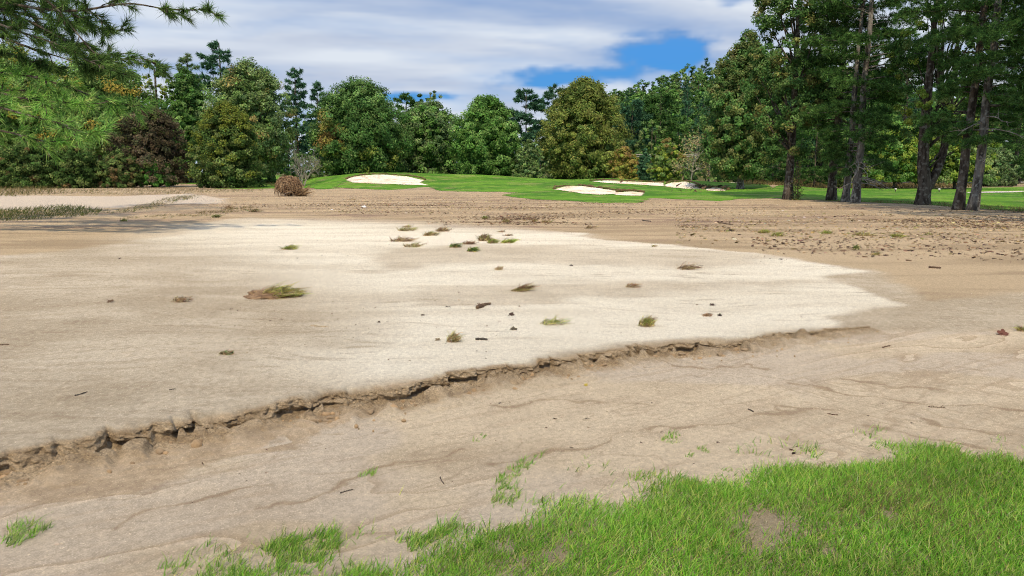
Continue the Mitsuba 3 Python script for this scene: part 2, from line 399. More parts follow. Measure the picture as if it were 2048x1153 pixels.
scene['mat_ground'] = bumped(mikit.proc(ground_fn), ground_bump)
struct('ground', (np.stack([GX, GY, GZ], -1).reshape(-1, 3), grid_faces(len(ys), len(xs))), 'mat_ground', smooth=True)


# ------------------------------------------------------------------ the scarp cut by the flood: a strip with its own crumbling face
def scarp_fn(p, n, uv):
    x, y, z = mi.Float(p.x), mi.Float(p.y), mi.Float(p.z)
    c = sand_color(p)
    v = mi.Float(uv.y)
    face = smoothstep(0.175, 0.215, v) * smoothstep(0.92, 0.60, v)
    lay = noise(x * 2, y * 2, z * 95)
    damp = mix((0.36, 0.285, 0.190), (0.26, 0.195, 0.122), smoothstep(0.3, 0.7, fbm(x * 9, y * 9, z * 22, 3)))
    damp = damp * (0.80 + 0.3 * lay) * (0.50 + 0.95 * noise(x * 130, y * 130, z * 130))
    damp = damp + mi.Color3f(0.30, 0.26, 0.18) * smoothstep(0.86, 0.95, noise(x * 120, y * 120, z * 120 + 9))
    return mix(c, damp, face)


def scarp_bump(p, n, uv):
    x, y, z = mi.Float(p.x), mi.Float(p.y), mi.Float(p.z)
    return 0.010 * fbm(x * 28, y * 28, z * 34, 3) + 0.004 * noise(x * 110, y * 110, z * 110)


scene['mat_scarp'] = bumped(mikit.proc(scarp_fn), scarp_bump, 0.9)


def build_scarp():
    rng = np.random.default_rng(7)
    x0, x1 = -4.6, 3.72
    xx = np.linspace(x0, x1, 6000); yy = np.interp(xx, RIM[:, 0], RIM[:, 1])
    k = np.ones(161) / 161; yy2 = np.convolve(np.pad(yy, 80, mode='edge'), k, 'valid')
    s = np.r_[0, np.cumsum(np.hypot(np.diff(xx), np.diff(yy2)))]
    N = int(s[-1] / 0.011)
    sg = np.linspace(0, s[-1], N)
    cx, cy = np.interp(sg, s, xx), np.interp(sg, s, yy2)
    tx, ty = np.gradient(cx), np.gradient(cy); q = np.hypot(tx, ty); tx, ty = tx / q, ty / q
    nx, ny = -ty, tx                                           # towards the bed
    f1 = lambda fr, sd, o=3: meshkit.fbm(np.stack([sg * fr, 0 * sg + 0.3, 0 * sg], -1), o, sd)
    # broken blocks along the rim: each stands forward or back, bulges, has sunk a little, is undercut or not; cracks between
    gaps = rng.gamma(4.0, 0.058, 400); cuts = np.cumsum(gaps); cuts = cuts[cuts < sg[-1]]
    nb_ = len(cuts) + 1; blk = np.searchsorted(cuts, sg)
    lo_, hi_ = np.r_[0, cuts][blk], np.r_[cuts, sg[-1]][blk]
    w_ = np.clip((sg - lo_) / np.maximum(hi_ - lo_, .02) * 2 - 1, -1, 1)
    R1 = lambda a, b, p=1.0: (a + (b - a) * rng.uniform(0, 1, nb_) ** p)[blk]
    off = R1(-.035, .040) + R1(-.015, .02) * (w_ ** 2) + R1(-.03, .03) * w_
    drop = R1(0, .50, 2.2) * (0.75 + 0.25 * w_ * np.sign(R1(-1, 1)))
    di = np.min(np.abs(sg[:, None] - cuts[None]), 1); ni = np.argmin(np.abs(sg[:, None] - cuts[None]), 1)
    cw, cd = rng.uniform(.006, .018, len(cuts))[ni], (rng.uniform(0, 1, len(cuts)) ** 2.6 * .15)[ni]
    notch = cd * np.exp(-(di / cw) ** 2)
    rim_off = off + 0.06 * (f1(1.6, 3) - 0.5) + 0.085 * (f1(7, 4) - 0.5) + 0.060 * (f1(22, 6, 3) - 0.5) + notch
    ker = np.ones(3) / 3; sm = lambda a: np.convolve(np.pad(a, 1, mode='edge'), ker, 'valid'); rim_off, drop = sm(rim_off), sm(drop)
    under = sm(np.clip(R1(-.08, .13) + 0.22 * (f1(6, 9) - 0.5), 0.004, .15))
    uc, uw = 0.76 + 0.16 * (f1(5, 15) - 0.5) * 2, 0.17 + 0.10 * f1(4, 16)
    hh = step_h(cx)
    fade = ss(3.66, 2.8, cx) * ss(-4.6, -4.4, cx)
    # profile: columns of (distance behind the rim, height share, kind)
    vs, rows = [], []
    nt, nf, nb = 14, 20, 30
    for t in np.linspace(0, 1, nt): rows.append(('top', t))
    for t in np.linspace(0, 1, nf + 1)[1:]: rows.append(('face', t))
    for t in np.linspace(0, 1, nb + 1)[1:]: rows.append(('toe', t))
    V, UV = [], []
    for r, (kind, t) in enumerate(rows):
        v = r / (len(rows) - 1)
        if kind == 'top':
            d = 0.34 * (1 - t) + rim_off * t; lift = 0 * sg
            share = 1 - (0.05 + drop) * np.clip((t - 0.80) / 0.20, 0, 1) ** 1.3
        elif kind == 'face':
            batter = -0.075 * t * (hh / 0.12)
            cave = under * np.exp(-((t - uc) / uw) ** 2) - 0.012 * math.exp(-(t / 0.10) ** 2)
            d = rim_off + batter * fade + cave * fade * np.clip(hh / 0.12, 0, 1.1)
            share = (0.95 - drop) - (0.91 - drop) * t
        else:
            toe0 = rim_off - 0.075 * (hh / 0.12) * fade
            d = toe0 * (1 - t) + (-0.44) * t
            share = np.ones(N) * 0.04 * (1 - t)
        px_, py_ = cx + nx * d, cy + ny * d
        z_hi = Hm(cx + nx * 0.34, cy + ny * 0.34); z_lo = Hm(cx + nx * -0.46, cy + ny * -0.46)
        if kind == 'toe':
            z = Hm(px_, py_) * t + z_lo * (1 - t) + hh * share
            fan = meshkit.fbm(np.stack([px_ * 7, py_ * 7, 0 * px_], -1), 3, 31)
            ridge = np.abs(meshkit.fbm(np.stack([px_ * 6.5, py_ * 6.5, 0 * px_ + 4], -1), 3, 35) - 0.5)
            env = np.clip(1 - t, 0, 1) ** 0.8 * np.clip(t / 0.05, 0, 1)
            z = z + fade * env * (0.16 * np.clip(fan - 0.40, 0, 1) + 0.040 * np.clip(ridge * 10, 0, 1) * np.clip((fan - 0.42) * 7, 0, 1))
            z = z + 0.004 + 0.003 * np.sin(t * np.pi)
            z = z - 0.0045 * ss(0.93, 1, t)
        elif kind == 'top':
            z = np.maximum(Hm(px_, py_), z_hi * 0 + Hm(cx + nx * np.maximum(d, 0.25), cy + ny * np.maximum(d, 0.25)))
            z = z + 0.003 * np.sin(min(t * 3, 1) * np.pi / 2) + 0.0015
            z = z * 1.0 - hh * (1 - share) * fade
            z = z + 0.012 * fade * (meshkit.fbm(np.stack([px_ * 14, py_ * 14, 0 * px_], -1), 3, 71) - 0.5) * t + 0.018 * fade * (meshkit.fbm(np.stack([px_ * 40, py_ * 40, 0 * px_], -1), 2, 73) - 0.5) * t ** 3
        else:
            ztop = Hm(cx + nx * 0.30, cy + ny * 0.30) + 0.004
            z = z_lo + (ztop - z_lo) * (share if True else 1)
            j = meshkit.fbm(np.stack([sg * 16, 0 * sg + t * 3.2, 0 * sg], -1), 3, 51) - 0.5
            d2 = (0.085 * j + 0.055 * (meshkit.fbm(np.stack([sg * 45, 0 * sg + t * 7, 0 * sg], -1), 2, 57) - 0.5)) * fade * np.sin(np.pi * min(1, 0.12 + t * 1.0))
            px_, py_ = px_ + nx * d2, py_ + ny * d2
        V.append(np.stack([px_, py_, z], -1)); UV.append(np.stack([sg, 0 * sg + v], -1))
    V, UV = np.array(V), np.array(UV)
    R, M = V.shape[:2]
    f = grid_faces(R, M)[:, ::-1]
    struct('sand_bank', (V.reshape(-1, 3), f), 'mat_scarp', smooth=True, uv=UV.reshape(-1, 2))


build_scarp()

# ------------------------------------------------------------------ lawns, bunkers, path, road (sheets that follow the ground)
def sheet(poly, res, lift, edge=0.5, freq=0.5, seed=1):
    pts = np.array(poly); lo, hi = pts.min(0) - 1, pts.max(0) + 1
    gx, gy = np.arange(lo[0], hi[0], res), np.arange(lo[1], hi[1], res)
    X, Y = np.meshgrid(gx, gy)
    sd = sdpoly(X, Y, pts) + edge * 2 * (n2(X, Y, freq, seed, 4) - 0.5)
    ok = sd < 0
    f = grid_faces(len(gy), len(gx))
    f = f[ok.ravel()[f].sum(1) >= 2]
    u, inv = np.unique(f, return_inverse=True)
    x, y = X.ravel()[u], Y.ravel()[u]
    return np.stack([x, y, Hm(x, y) + lift], 1), inv.reshape(-1, 3)


def lawn_fn(p, n, uv):
    x, y = mi.Float(p.x), mi.Float(p.y)
    a, b = fbm(x * 0.16, y * 0.16, 1.0, 3), fbm(x * 1.4, y * 0.9, 2.0, 4)
    c = mix((0.055, 0.155, 0.014), (0.090, 0.215, 0.018), smoothstep(0.35, 0.65, a))
    c = mix(c, (0.15, 0.27, 0.03), smoothstep(0.5, 0.72, b) * 0.5)
    mow = smoothstep(0.45, 0.55, 0.5 + 0.5 * dr.sin((x * 0.35 + y) * 1.05))
    c = c * (0.90 + 0.16 * mow) * (0.74 + 0.5 * fbm(x * 3.1, y * 2.6, 6.0, 4))
    return mix(c, (0.32, 0.25, 0.13), smoothstep(0.60, 0.74, fbm(x * 0.5, y * 0.8, 4.0, 4)) * 0.35)


def lawn_bump(p, n, uv):
    return 0.06 * fbm(p.x * 2.2, p.y * 2.2, 0.0, 4)


scene['mat_lawn'] = bumped(mikit.proc(lawn_fn), lawn_bump, 0.9, 0.02)
GREEN = [(c[0], c[1]) for c in [at(*a)[:2] for a in [(560, 362, 106), (620, 352, 112), (770, 345, 114), (985, 345, 118), (1220, 350, 112), (1400, 350, 112), (1520, 360, 100)]]] + \
    [tuple(G(a, b, 0.03)) for a, b in [(1560, 385), (1660, 402), (1560, 398), (1480, 399), (1440, 403), (1370, 400), (1310, 397), (1290, 402), (1270, 408), (1200, 407), (1130, 403), (1060, 400), (1000, 393), (1030, 390), (1000, 387), (930, 384), (880, 382.5), (855, 379), (780, 381), (690, 378.5), (640, 379), (590, 376), (520, 378), (430, 378)]]
struct('lawn', sheet(GREEN, 0.30, 0.014, 0.9, 0.45, 3), 'mat_lawn', smooth=True)
FAIR = [tuple(G(a, b, 0.02)) for a, b in [(1530, 383.5), (1590, 395), (1650, 402), (1760, 406), (1850, 409), (1930, 416), (2060, 424), (2500, 440), (2600, 374), (2048, 374), (1900, 377), (1700, 377), (1560, 377)]]
struct('lawn', sheet(FAIR, 0.30, 0.016, 0.7, 0.4, 5), 'mat_lawn', smooth=True)
LEFTL = [tuple(G(a, b, 0.0)) for a, b in [(300, 366), (325, 356), (560, 355), (640, 362), (620, 371), (440, 371)]]
struct('lawn', sheet(LEFTL, 0.4, 0.016, 0.7, 0.4, 8), 'mat_lawn', smooth=True)


def bunker_fn(p, n, uv):
    x, y = mi.Float(p.x), mi.Float(p.y)
    c = mix((0.80, 0.72, 0.60), (0.70, 0.585, 0.45), smoothstep(0.40, 0.66, fbm(x * 0.5, y * 0.7, 3.0, 3)))
    c = mix(c, (0.46, 0.36, 0.25), smoothstep(0.66, 0.76, noise(x * 2.6, y * 1.7, 1.0)) * 0.6)
    return c * (0.86 + 0.24 * noise(x * 9, y * 9, 5.0))


def bunker_bump(p, n, uv):
    return 0.16 * fbm(p.x * 1.7, p.y * 1.4, 2.0, 3)


scene['mat_bunker'] = bumped(mikit.proc(bunker_fn), bunker_bump, 0.95, 0.02)


def soil_fn(p, n, uv):
    return mix((0.10, 0.11, 0.03), (0.16, 0.105, 0.06), smoothstep(0.35, 0.6, fbm(p.x * 2, p.y * 2, p.z * 3, 3)))


scene['mat_lip'] = bumped(mikit.proc(soil_fn), lambda p, n, uv: 0.05 * fbm(p.x * 4, p.y * 4, p.z * 4, 3), 0.95, 0.02)


def on_terrain(px, py):                     # the first ground point along that sight line
    d = ray(px, py)
    Y = np.linspace(20, 125, 2400); t = Y / d[1]
    z = EYE + d[2] * t; h = Hm(d[0] * t, Y)
    i = np.argmax(z < h) if (z < h).any() else len(Y) - 1
    return np.array([d[0] * t[i], Y[i]])


def bunker(outline, lip):
    poly = [tuple(on_terrain(a, b)) for a, b in outline]
    k = struct('sand_bunker', sheet(poly, 0.16, 0.035, 0.14, 0.9, 4), 'mat_bunker', smooth=True)
    c = np.array([on_terrain(a, b) for a, b in lip]); c = curve(c, 60)
    rng = np.random.default_rng(len(used))
    z = Hm(c[:, 0], c[:, 1]) + 0.06 + 0.03 * rng.normal(size=60)
    r = 0.11 + 0.025 * rng.normal(size=60)
    v, f = tube(np.c_[c, z], np.abs(r), 7)
    kk = put('turf_lip', (v, f), 'mat_lip', k, smooth=True)
    return k


BUNK = [
    ([(692, 361), (700, 356), (722, 352.5), (770, 350.5), (815, 354), (848, 361.5), (838, 366), (857, 371.5), (800, 369.5), (745, 368), (705, 366)], [(692, 359), (722, 351.5), (770, 349.5), (815, 352.5), (850, 361)]),
    ([(1108, 380), (1130, 374.5), (1165, 373.5), (1200, 378), (1240, 385), (1232, 389), (1200, 390.5), (1165, 388.5)], [(1108, 379), (1130, 373.5), (1165, 372.5), (1205, 378), (1244, 385)]),
    ([(1236, 386.5), (1262, 384.5), (1286, 386.5), (1284, 393), (1250, 392), (1230, 391)], [(1234, 386), (1262, 383.5), (1288, 386)]),
    ([(1182, 363.5), (1215, 362), (1270, 364.5), (1326, 366.5), (1328, 373.5), (1270, 369.5), (1215, 367)], [(1180, 362.5), (1215, 361), (1270, 363.5), (1328, 366)]),
    ([(1330, 370), (1345, 366), (1370, 364.5), (1390, 369), (1402, 378), (1372, 378), (1332, 374)], [(1332, 368), (1350, 364.5), (1372, 363.5), (1392, 368), (1404, 377)]),
    ([(1412, 378.5), (1424, 376.5), (1440, 377), (1453, 382), (1430, 383), (1413, 381.5)], [(1410, 378), (1424, 375.5), (1441, 376), (1455, 381)])]
for o, l in BUNK: bunker(o, l)

scene['mat_path'] = bumped(mikit.proc(lambda p, n, uv: mi.Color3f(0.46, 0.43, 0.40) * (0.8 + 0.4 * fbm(p.x * 2, p.y * 2, 0.0, 3))), lambda p, n, uv: 0.01 * noise(p.x * 8, p.y * 8, 0.0), 0.9, 0.02)
struct('path', sheet([tuple(G(a, b)) for a, b in [(1935, 386.5), (1985, 384.3), (2060, 383.2), (2400, 381), (2400, 383), (2060, 385.3), (1985, 387), (1935, 388)]], 0.25, 0.030, 0.05, 0.4, 4), 'mat_path', smooth=True)
struct('road', sheet([(20, 121), (140, 128), (140, 134), (20, 127)], 0.5, 0.030, 0.1, 0.4, 4), 'mat_path', smooth=True)
# ------------------------------------------------------------------ vegetation: materials
VC = {'type': 'mesh_attribute', 'name': 'vertex_color'}
scene['mat_leaf'] = {'type': 'principledthin', 'base_color': VC, 'roughness': 0.6, 'diff_trans': 0.65, 'eta': 1.3}
scene['mat_needle'] = {'type': 'principledthin', 'base_color': VC, 'roughness': 0.55, 'diff_trans': 0.45, 'eta': 1.3}
scene['mat_grass'] = {'type': 'principledthin', 'base_color': VC, 'roughness': 0.45, 'diff_trans': 1.1, 'eta': 1.35}
scene['mat_bits'] = {'type': 'twosided', 'bsdf': {'type': 'principled', 'base_color': VC, 'roughness': 0.85, 'specular': 0.2}}


def bark_mat(lo, hi, lichen=0.0):
    def fn(p, n, uv):
        g = fbm(p.x * 9, p.y * 9, p.z * 1.6, 4)
        c = mix(lo, hi, smoothstep(0.36, 0.66, g))
        return mix(c, (0.42, 0.43, 0.38), smoothstep(0.54, 0.68, fbm(p.x * 8, p.y * 8, p.z * 7, 4)) * lichen)
    return bumped(mikit.proc(fn), lambda p, n, uv: 0.045 * fbm(p.x * 11, p.y * 11, p.z * 2.2, 3), 0.95, 0.01)


scene['mat_bark'] = bark_mat((0.040, 0.032, 0.026), (0.125, 0.105, 0.085), 0.30)
scene['mat_bark_grey'] = bark_mat((0.075, 0.068, 0.060), (0.235, 0.22, 0.195), 0.6)
scene['mat_dead_wood'] = bark_mat((0.24, 0.215, 0.19), (0.46, 0.43, 0.39), 0.0)

GREEN_D = [(0.03, 0.059, 0.019), (0.046, 0.084, 0.027), (0.068, 0.106, 0.037)]
GREEN_M = [(0.041, 0.082, 0.021), (0.061, 0.11, 0.03), (0.089, 0.141, 0.045)]
OLIVE = [(0.062, 0.094, 0.032), (0.085, 0.118, 0.043), (0.11, 0.136, 0.054)]
YELLOW = [(0.101, 0.131, 0.027), (0.133, 0.153, 0.031), (0.086, 0.122, 0.027)]
BRONZE = [(0.068, 0.082, 0.023), (0.09, 0.101, 0.029), (0.054, 0.074, 0.023), (0.115, 0.118, 0.038)]
RUST = [(.075, .062, .030), (.065, .075, .028), (.05, .075, .025)]
PURPLE = [(.036, .029, .019), (.050, .038, .025), (.033, .034, .020), (.064, .050, .035)]
GLOSS = [(.022, .038, .012), (.036, .058, .018), (.080, .100, .036)]
BLUEPINE = [(0.022, 0.049, 0.029), (0.03, 0.066, 0.039), (0.042, 0.082, 0.046)]
PINE = [(.023, .049, .015), (.036, .070, .020), (.054, .095, .029)]
GREY = [(0.07, 0.095, 0.045), (0.09, 0.114, 0.054), (0.053, 0.081, 0.036)]


TREE_GAIN = np.array([2.75, 3.05, 2.85])


def wobble(p0, p1, n, amp, rng):
    t = np.linspace(0, 1, n)[:, None]
    p = p0 * (1 - t) + p1 * t
    w = np.cumsum(rng.normal(size=(n, 3)), 0); w -= w[:1] + (w[-1:] - w[:1]) * t
    return p + w * amp


def paint(pal, ncl, per, rng, jit=0.28, special=None, cpos=None):
    pal = np.array(pal)
    c = pal[rng.integers(0, len(pal), ncl)] * rng.uniform(0.62, 1.42, (ncl, 1))
    if special is not None: c = special(c, cpos, rng)
    c = np.repeat(c * TREE_GAIN, per, 0)
    c = c * np.exp(rng.normal(size=(len(c), 1)) * jit) * np.exp(rng.normal(size=(len(c), 3)) * 0.07)
    return np.clip(c, 0, 0.75)


def prof_at(prof, t):
    prof = np.array(prof); return np.interp(t, prof[:, 0], prof[:, 1])


ROUND = [(0, .45), (.12, .80), (.35, 1), (.6, .95), (.8, .74), (.93, .42), (1, .1)]
OVOID = [(0, .50), (.2, .92), (.4, 1), (.6, .86), (.8, .56), (.93, .28), (1, .05)]
BUSH = [(0, .92), (.25, 1), (.5, .95), (.75, .75), (.92, .42), (1, .1)]
TALL = [(0, .35), (.2, .8), (.45, 1), (.7, .85), (.88, .5), (1, .1)]


def crown(x, y, z0, z1, R, prof, ncl, per, leaf, pal, rng, hollow=0.5, lump=0.26, rc=0.125, special=None, jit=0.30, gap=0.0, aspect=0.62):
    tt = np.linspace(0, 1, 200); pr = prof_at(prof, tt); w = pr * (0.35 + 0.65 * pr) * 0 + pr + 1.1 * pr * np.abs(np.gradient(pr, tt)) * R / (z1 - z0); w = w / w.sum()
    t = rng.choice(tt, ncl, p=w) + rng.uniform(-.0025, .0025, ncl)
    th = rng.uniform(0, 2 * np.pi, ncl)
    sd = int(rng.integers(1000))
    lum = 1 + lump * 2 * (meshkit.fbm(np.stack([np.cos(th) * 1.3, np.sin(th) * 1.3, t * 3.2], -1), 2, sd) - 0.5)
    rho = prof_at(prof, t) * R * lum * np.sqrt(rng.uniform(hollow ** 2, 1, ncl))
    c = np.stack([x + rho * np.cos(th), y + rho * np.sin(th), z0 + (z1 - z0) * t], -1)
    if gap > 0:
        keep = meshkit.fbm(c / R * 1.5, 2, sd + 5) > np.quantile(meshkit.fbm(c / R * 1.5, 2, sd + 5), gap)
        c, t = c[keep], t[keep]; ncl = len(c)
    out = unit(c - np.array([x, y, z0 + (z1 - z0) * 0.42]))
    rcl = R * rc * rng.uniform(0.6, 1.35, (ncl, 1))
    d = unit(rng.normal(size=(ncl, per, 3)))
    d = d + 0.35 * out[:, None]; d[..., 2] *= 0.8
    off = d * rcl[:, None] * rng.uniform(0.15, 1, (ncl, per, 1)) ** 0.6
    nrm = unit(unit(d) * 0.7 + out[:, None] * 0.45 + np.array([0, 0, 0.40]) + rng.normal(size=d.shape) * 0.42)
    pos = (c[:, None] + off).reshape(-1, 3)
    v, f = leaves(pos, nrm.reshape(-1, 3), leaf * rng.uniform(0.65, 1.3, len(pos)), rng, aspect)
    col = np.repeat(paint(pal, ncl, per, rng, jit, special, c), 4, 0)
    return v, f, col, c


def trunk_mesh(base, top, r0, rng, limbs=(), flare=1.5, n=14, sides=9, wob=0.02):
    p = wobble(base, top, n, wob, rng)
    t = np.linspace(0, 1, n)
    zz = (p[:, 2] - base[2])
    r = r0 * (1 - 0.72 * t) + r0 * (flare - 1) * np.exp(-zz / (r0 * 1.6))
    parts = [tube(p, r, sides)]
    for (h, target, k) in limbs:
        i = h * (n - 1); a = p[int(i)] + (p[min(int(i) + 1, n - 1)] - p[int(i)]) * (i - int(i))
        mid = a * 0.5 + target * 0.5 + np.array([0, 0, -0.06 * np.linalg.norm(target - a)])
        q = curve([a, mid, target], 8) + rng.normal(size=(8, 3)) * 0.015 * np.linalg.norm(target - a) * np.linspace(0, 1, 8)[:, None]
        rr = r0 * (1 - 0.72 * h) * k
        parts.append(tube(q, rr * np.linspace(1, 0.16, 8), 5))
    return merge(parts)


def tree(name, label, px, D, top, wpx, bot, prof, pal, ncl, per, leaf, seed, r0=None, group=None, bark='mat_bark', nlimb=10, cat='tree', **kw):
    rng = np.random.default_rng(seed)
    b = at(px, 345, D); x, y = b[0], b[1]
    zb = float(Hm(x, y)); z1 = at(px, top, D)[2]; z0 = max(zb + 0.05, at(px, bot, D)[2]); R = pxm(D, wpx / 2)
    v, f, c, cl = crown(x, y, z0, z1, R, prof, int(ncl * 1.6), int(per * 1.0), leaf * 1.08, pal, rng, **kw)
    if kw.get('gap', 0) < 0.15:             # shaded inner leaves close the crown
        n = 4200; w = prof_at(prof, np.linspace(0, 1, 100)); t = rng.choice(np.linspace(0, 1, 100), n, p=w / w.sum()) * .94 + .01
        rho = prof_at(prof, t) * R * np.sqrt(rng.uniform(0.0, .42, n)); th = rng.uniform(0, 2 * np.pi, n)
        cc = np.stack([x + rho * np.cos(th), y + rho * np.sin(th), z0 + (z1 - z0) * t * .97], -1)
        v2, f2 = leaves(cc, unit(rng.normal(size=(n, 3)) + [0, -.6, .2]), R * .135 * rng.uniform(.6, 1.2, n), rng, .8)
        c2 = np.repeat(paint(pal, n, 1, rng, .2), 4, 0)
        v, f, c = np.vstack([v, v2]), np.vstack([f, f2 + len(v)]), np.vstack([c, c2])
    k = thing(name); tag(k, label, cat, group)
    r0 = r0 or 0.022 * (z1 - zb)
    pick = cl[rng.choice(len(cl), min(nlimb, len(cl)), replace=False)]
    top_h = z0 + (z1 - z0) * 0.85
    limbs = []
    for q in pick:
        h = np.clip((q[2] - zb) * rng.uniform(0.5, 0.8) / (top_h - zb), 0.05, 0.9); limbs.append((max(h, np.clip((z0 - zb) / (top_h - zb), 0.22, 0.5)), q, 0.42))
    m = trunk_mesh(np.array([x, y, zb - 0.15]), np.array([x + rng.normal() * 0.02 * R, y, top_h]), r0, rng, limbs)
    put('trunk', m, bark, k, smooth=True)
    put('crown', (v, f), 'mat_leaf', k, color=c)
    return k


def pine_parts(x, y, zb, zt, Lmax, zlow, rng, pal, nb, tuft, blades, D, shape=None, droop=0.20, r0=0.25, lean=(0, 0), bw=0.02, gapq=0.12, dead=0):
    """White pine: straight trunk, whorled boughs, needle tufts in flat sprays."""
    top = np.array([x + lean[0], y + lean[1], zt])
    base = np.array([x, y, zb - 0.15])
    tm = [trunk_mesh(base, top, r0, rng, (), 1.45, 18, 9, 0.03)]
    B, TD, S = [], [], []
    for i in range(nb):
        u = (i + rng.uniform(0, 1)) / nb
        z = zlow + (zt - zlow) * u ** 0.92
        if rng.uniform() < gapq: continue
        a = base + (top - base) * ((z - zb) / (zt - zb))
        L = Lmax * (shape(u) if shape else (0.35 + 0.65 * math.sin(math.pi * min(1, 0.25 + 0.75 * (1 - u)))) * (1 - u) ** 0.45) * rng.uniform(0.6, 1.15)
        if L < 0.25: L = 0.25
        th = rng.uniform(0, 2 * np.pi)
        h = np.array([math.cos(th), math.sin(th), 0]); up = 0.15 + 0.55 * u
        n = 9; s = np.linspace(0, 1, n)[:, None]
        q = a + h * L * s + np.array([0, 0, 1]) * (up * L * s * 0.7 - droop * L * 1.6 * s ** 2 * (1 - u)) + rng.normal(size=(n, 3)) * 0.02 * L * s
        tm.append(tube(q, np.linspace(max(0.018, r0 * 0.20 * (1 - 0.6 * u)), 0.008, n), 4, False))
        nt = max(4, int(tuft * L))
        st = rng.uniform(0.22, 1.0, nt) ** 0.7
        side = np.cross(h, [0, 0, 1])
        wid = 0.34 * L * np.sin(np.pi * np.clip(st * 0.85 + 0.12, 0, 1))
        qq = np.stack([np.interp(st, s[:, 0], q[:, k]) for k in range(3)], -1)
        lat = rng.uniform(-1, 1, nt)
        pos = qq + side * (lat * wid)[:, None] + np.array([0, 0, 1]) * (rng.normal(size=(nt, 1)) * 0.035 * L)
        dirn = unit(h * 0.8 + side * lat[:, None] * 0.8 + np.array([0, 0, 0.28]) + rng.normal(size=(nt, 3)) * 0.25)
        B.append(pos); TD.append(dirn)
    pos, dirn = np.vstack(B), np.vstack(TD)
    return tm, pos, dirn


def needles(pos, dirn, blades, length, width, pal, rng, spread=0.75, back=0.25, jit=0.22):
    n = len(pos)
    d = unit(dirn[:, None] + rng.normal(size=(n, blades, 3)) * spread).reshape(-1, 3)
    b = (pos[:, None] - dirn[:, None] * length * back * rng.uniform(0, 1.5, (n, blades, 1))).reshape(-1, 3)
    L = length * rng.uniform(0.65, 1.15, len(b))
    v, f, m = strips(b, d, L, width, np.array([0, 0, -0.10]) * L[:, None], rng, 1)
    c = np.repeat(paint(pal, n, blades, rng, jit), m, 0)
    return v, f, c


def pine(name, label, px, D, top, Lpx, low, nb, tuft, blades, nl, nw, seed, pal=PINE, group=None, r0=None, dead=0, bark='mat_bark', base_py=None, lean=(0, 0), cat='tree', **kw):
    rng = np.random.default_rng(seed)
    b = at(px, 345, D); x, y = b[0], b[1]; zb = float(Hm(x, y)); zt = at(px, top, D)[2]
    zl = at(px, low, D)[2]
    r0 = r0 or 0.013 * (zt - zb)
    tm, pos, dirn = pine_parts(x, y, zb, zt, pxm(D, Lpx), zl, rng, pal, nb, tuft, blades, D, r0=r0, lean=lean, **kw)
    v, f, c = needles(pos, dirn, blades, nl, nw, pal, rng)
    k = thing(name); tag(k, label, cat, group)
    put('trunk', merge(tm), bark, k, smooth=True)
    put('crown', (v, f), 'mat_needle', k, color=c)
    for i in range(dead):
        z = zl + (zl - zb) * rng.uniform(-0.35, 0.55); th = rng.uniform(-2.6, 0.3)
        L = rng.uniform(0.9, 2.4); a = np.array([x + lean[0] * (z - zb) / (zt - zb), y, z])
        h = np.array([math.cos(th), math.sin(th), 0])
        s = np.linspace(0, 1, 8)[:, None]
        q = a + h * L * s + np.array([0, 0, 1]) * L * (0.05 * s - 0.30 * s ** 2) + rng.normal(size=(8, 3)) * 0.03 * s
        parts = [tube(q, np.linspace(0.032, 0.008, 8), 5)]
        for j in (3, 4, 5, 6):
            parts.append(tube(wobble(q[j], q[j] + (h * 0.5 + rng.normal(size=3) * 0.4) * L * 0.35, 5, 0.02, rng), np.linspace(0.012, 0.004, 5), 4))
        put('dead_branch', merge(parts), 'mat_dead_wood', k, smooth=True)
    return k


# ------------------------------------------------------------------ trees behind the flooded ground, left to right
def orange_patch(c, p, rng):
    b = at(668, 262, 113.0)
    d = np.hypot((p[:, 0] - b[0]) / 2.2, (p[:, 2] - b[2]) / 2.0) + rng.normal(size=len(p)) * 0.3
    o = np.array([(.125, .08, .03), (.14, .11, .035), (.08, .09, .03), (.06, .08, .03)])[rng.integers(0, 3, len(p))]
    c = np.where((d < 1)[:, None], o, c)
    low = at(700, 330, 113)[2]; e = (rng.uniform(size=len(p)) < 0.25) & (p[:, 2] < low + 3)
    return np.where(e[:, None], np.array([.10, .115, .03]), c)


def some(col, q):
    def fn(c, p, rng):
        return np.where((rng.uniform(size=len(p)) < q)[:, None], np.array(col), c)
    return fn


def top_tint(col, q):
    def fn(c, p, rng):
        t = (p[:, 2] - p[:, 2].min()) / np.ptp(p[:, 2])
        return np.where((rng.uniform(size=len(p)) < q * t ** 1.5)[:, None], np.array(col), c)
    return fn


tree('tree', 'tall yellow green tree behind the hanging pine boughs at far left', 40, 112, 95, 230, 300, ROUND, OLIVE + GREEN_M, 240, 60, .34, 1, special=some((.17, .15, .03), .2))
tree('tree', 'broad olive tree behind the pine boughs, left of the slim pale tree', 205, 108, 120, 240, 310, ROUND, GREEN_M + OLIVE, 280, 60, .33, 2, special=some((.16, .12, .03), .15))
tree('tree', 'slim pale yellow green tree rising just right of the pine boughs', 322, 125, 112, 74, 290, TALL, OLIVE + YELLOW, 100, 42, .34, 3, gap=.2)
tree('tree', 'dark green tree under the two conifer tops on the left', 385, 122, 140, 120, 320, OVOID, GREEN_D + GREEN_M, 160, 60, .33, 4)
tree('tree', 'large pale olive tree behind the rounded holly', 505, 110, 128, 178, 345, ROUND, OLIVE + GREY, 330, 70, .30, 5, lump=.2, special=some((.15, .12, .05), .12))
tree('tree', 'purple brown leaved tree between the hedge and the rounded holly', 305, 88, 218, 150, 366, BUSH, PURPLE, 300, 70, .22, 6, special=some((.045, .06, .02), .12))
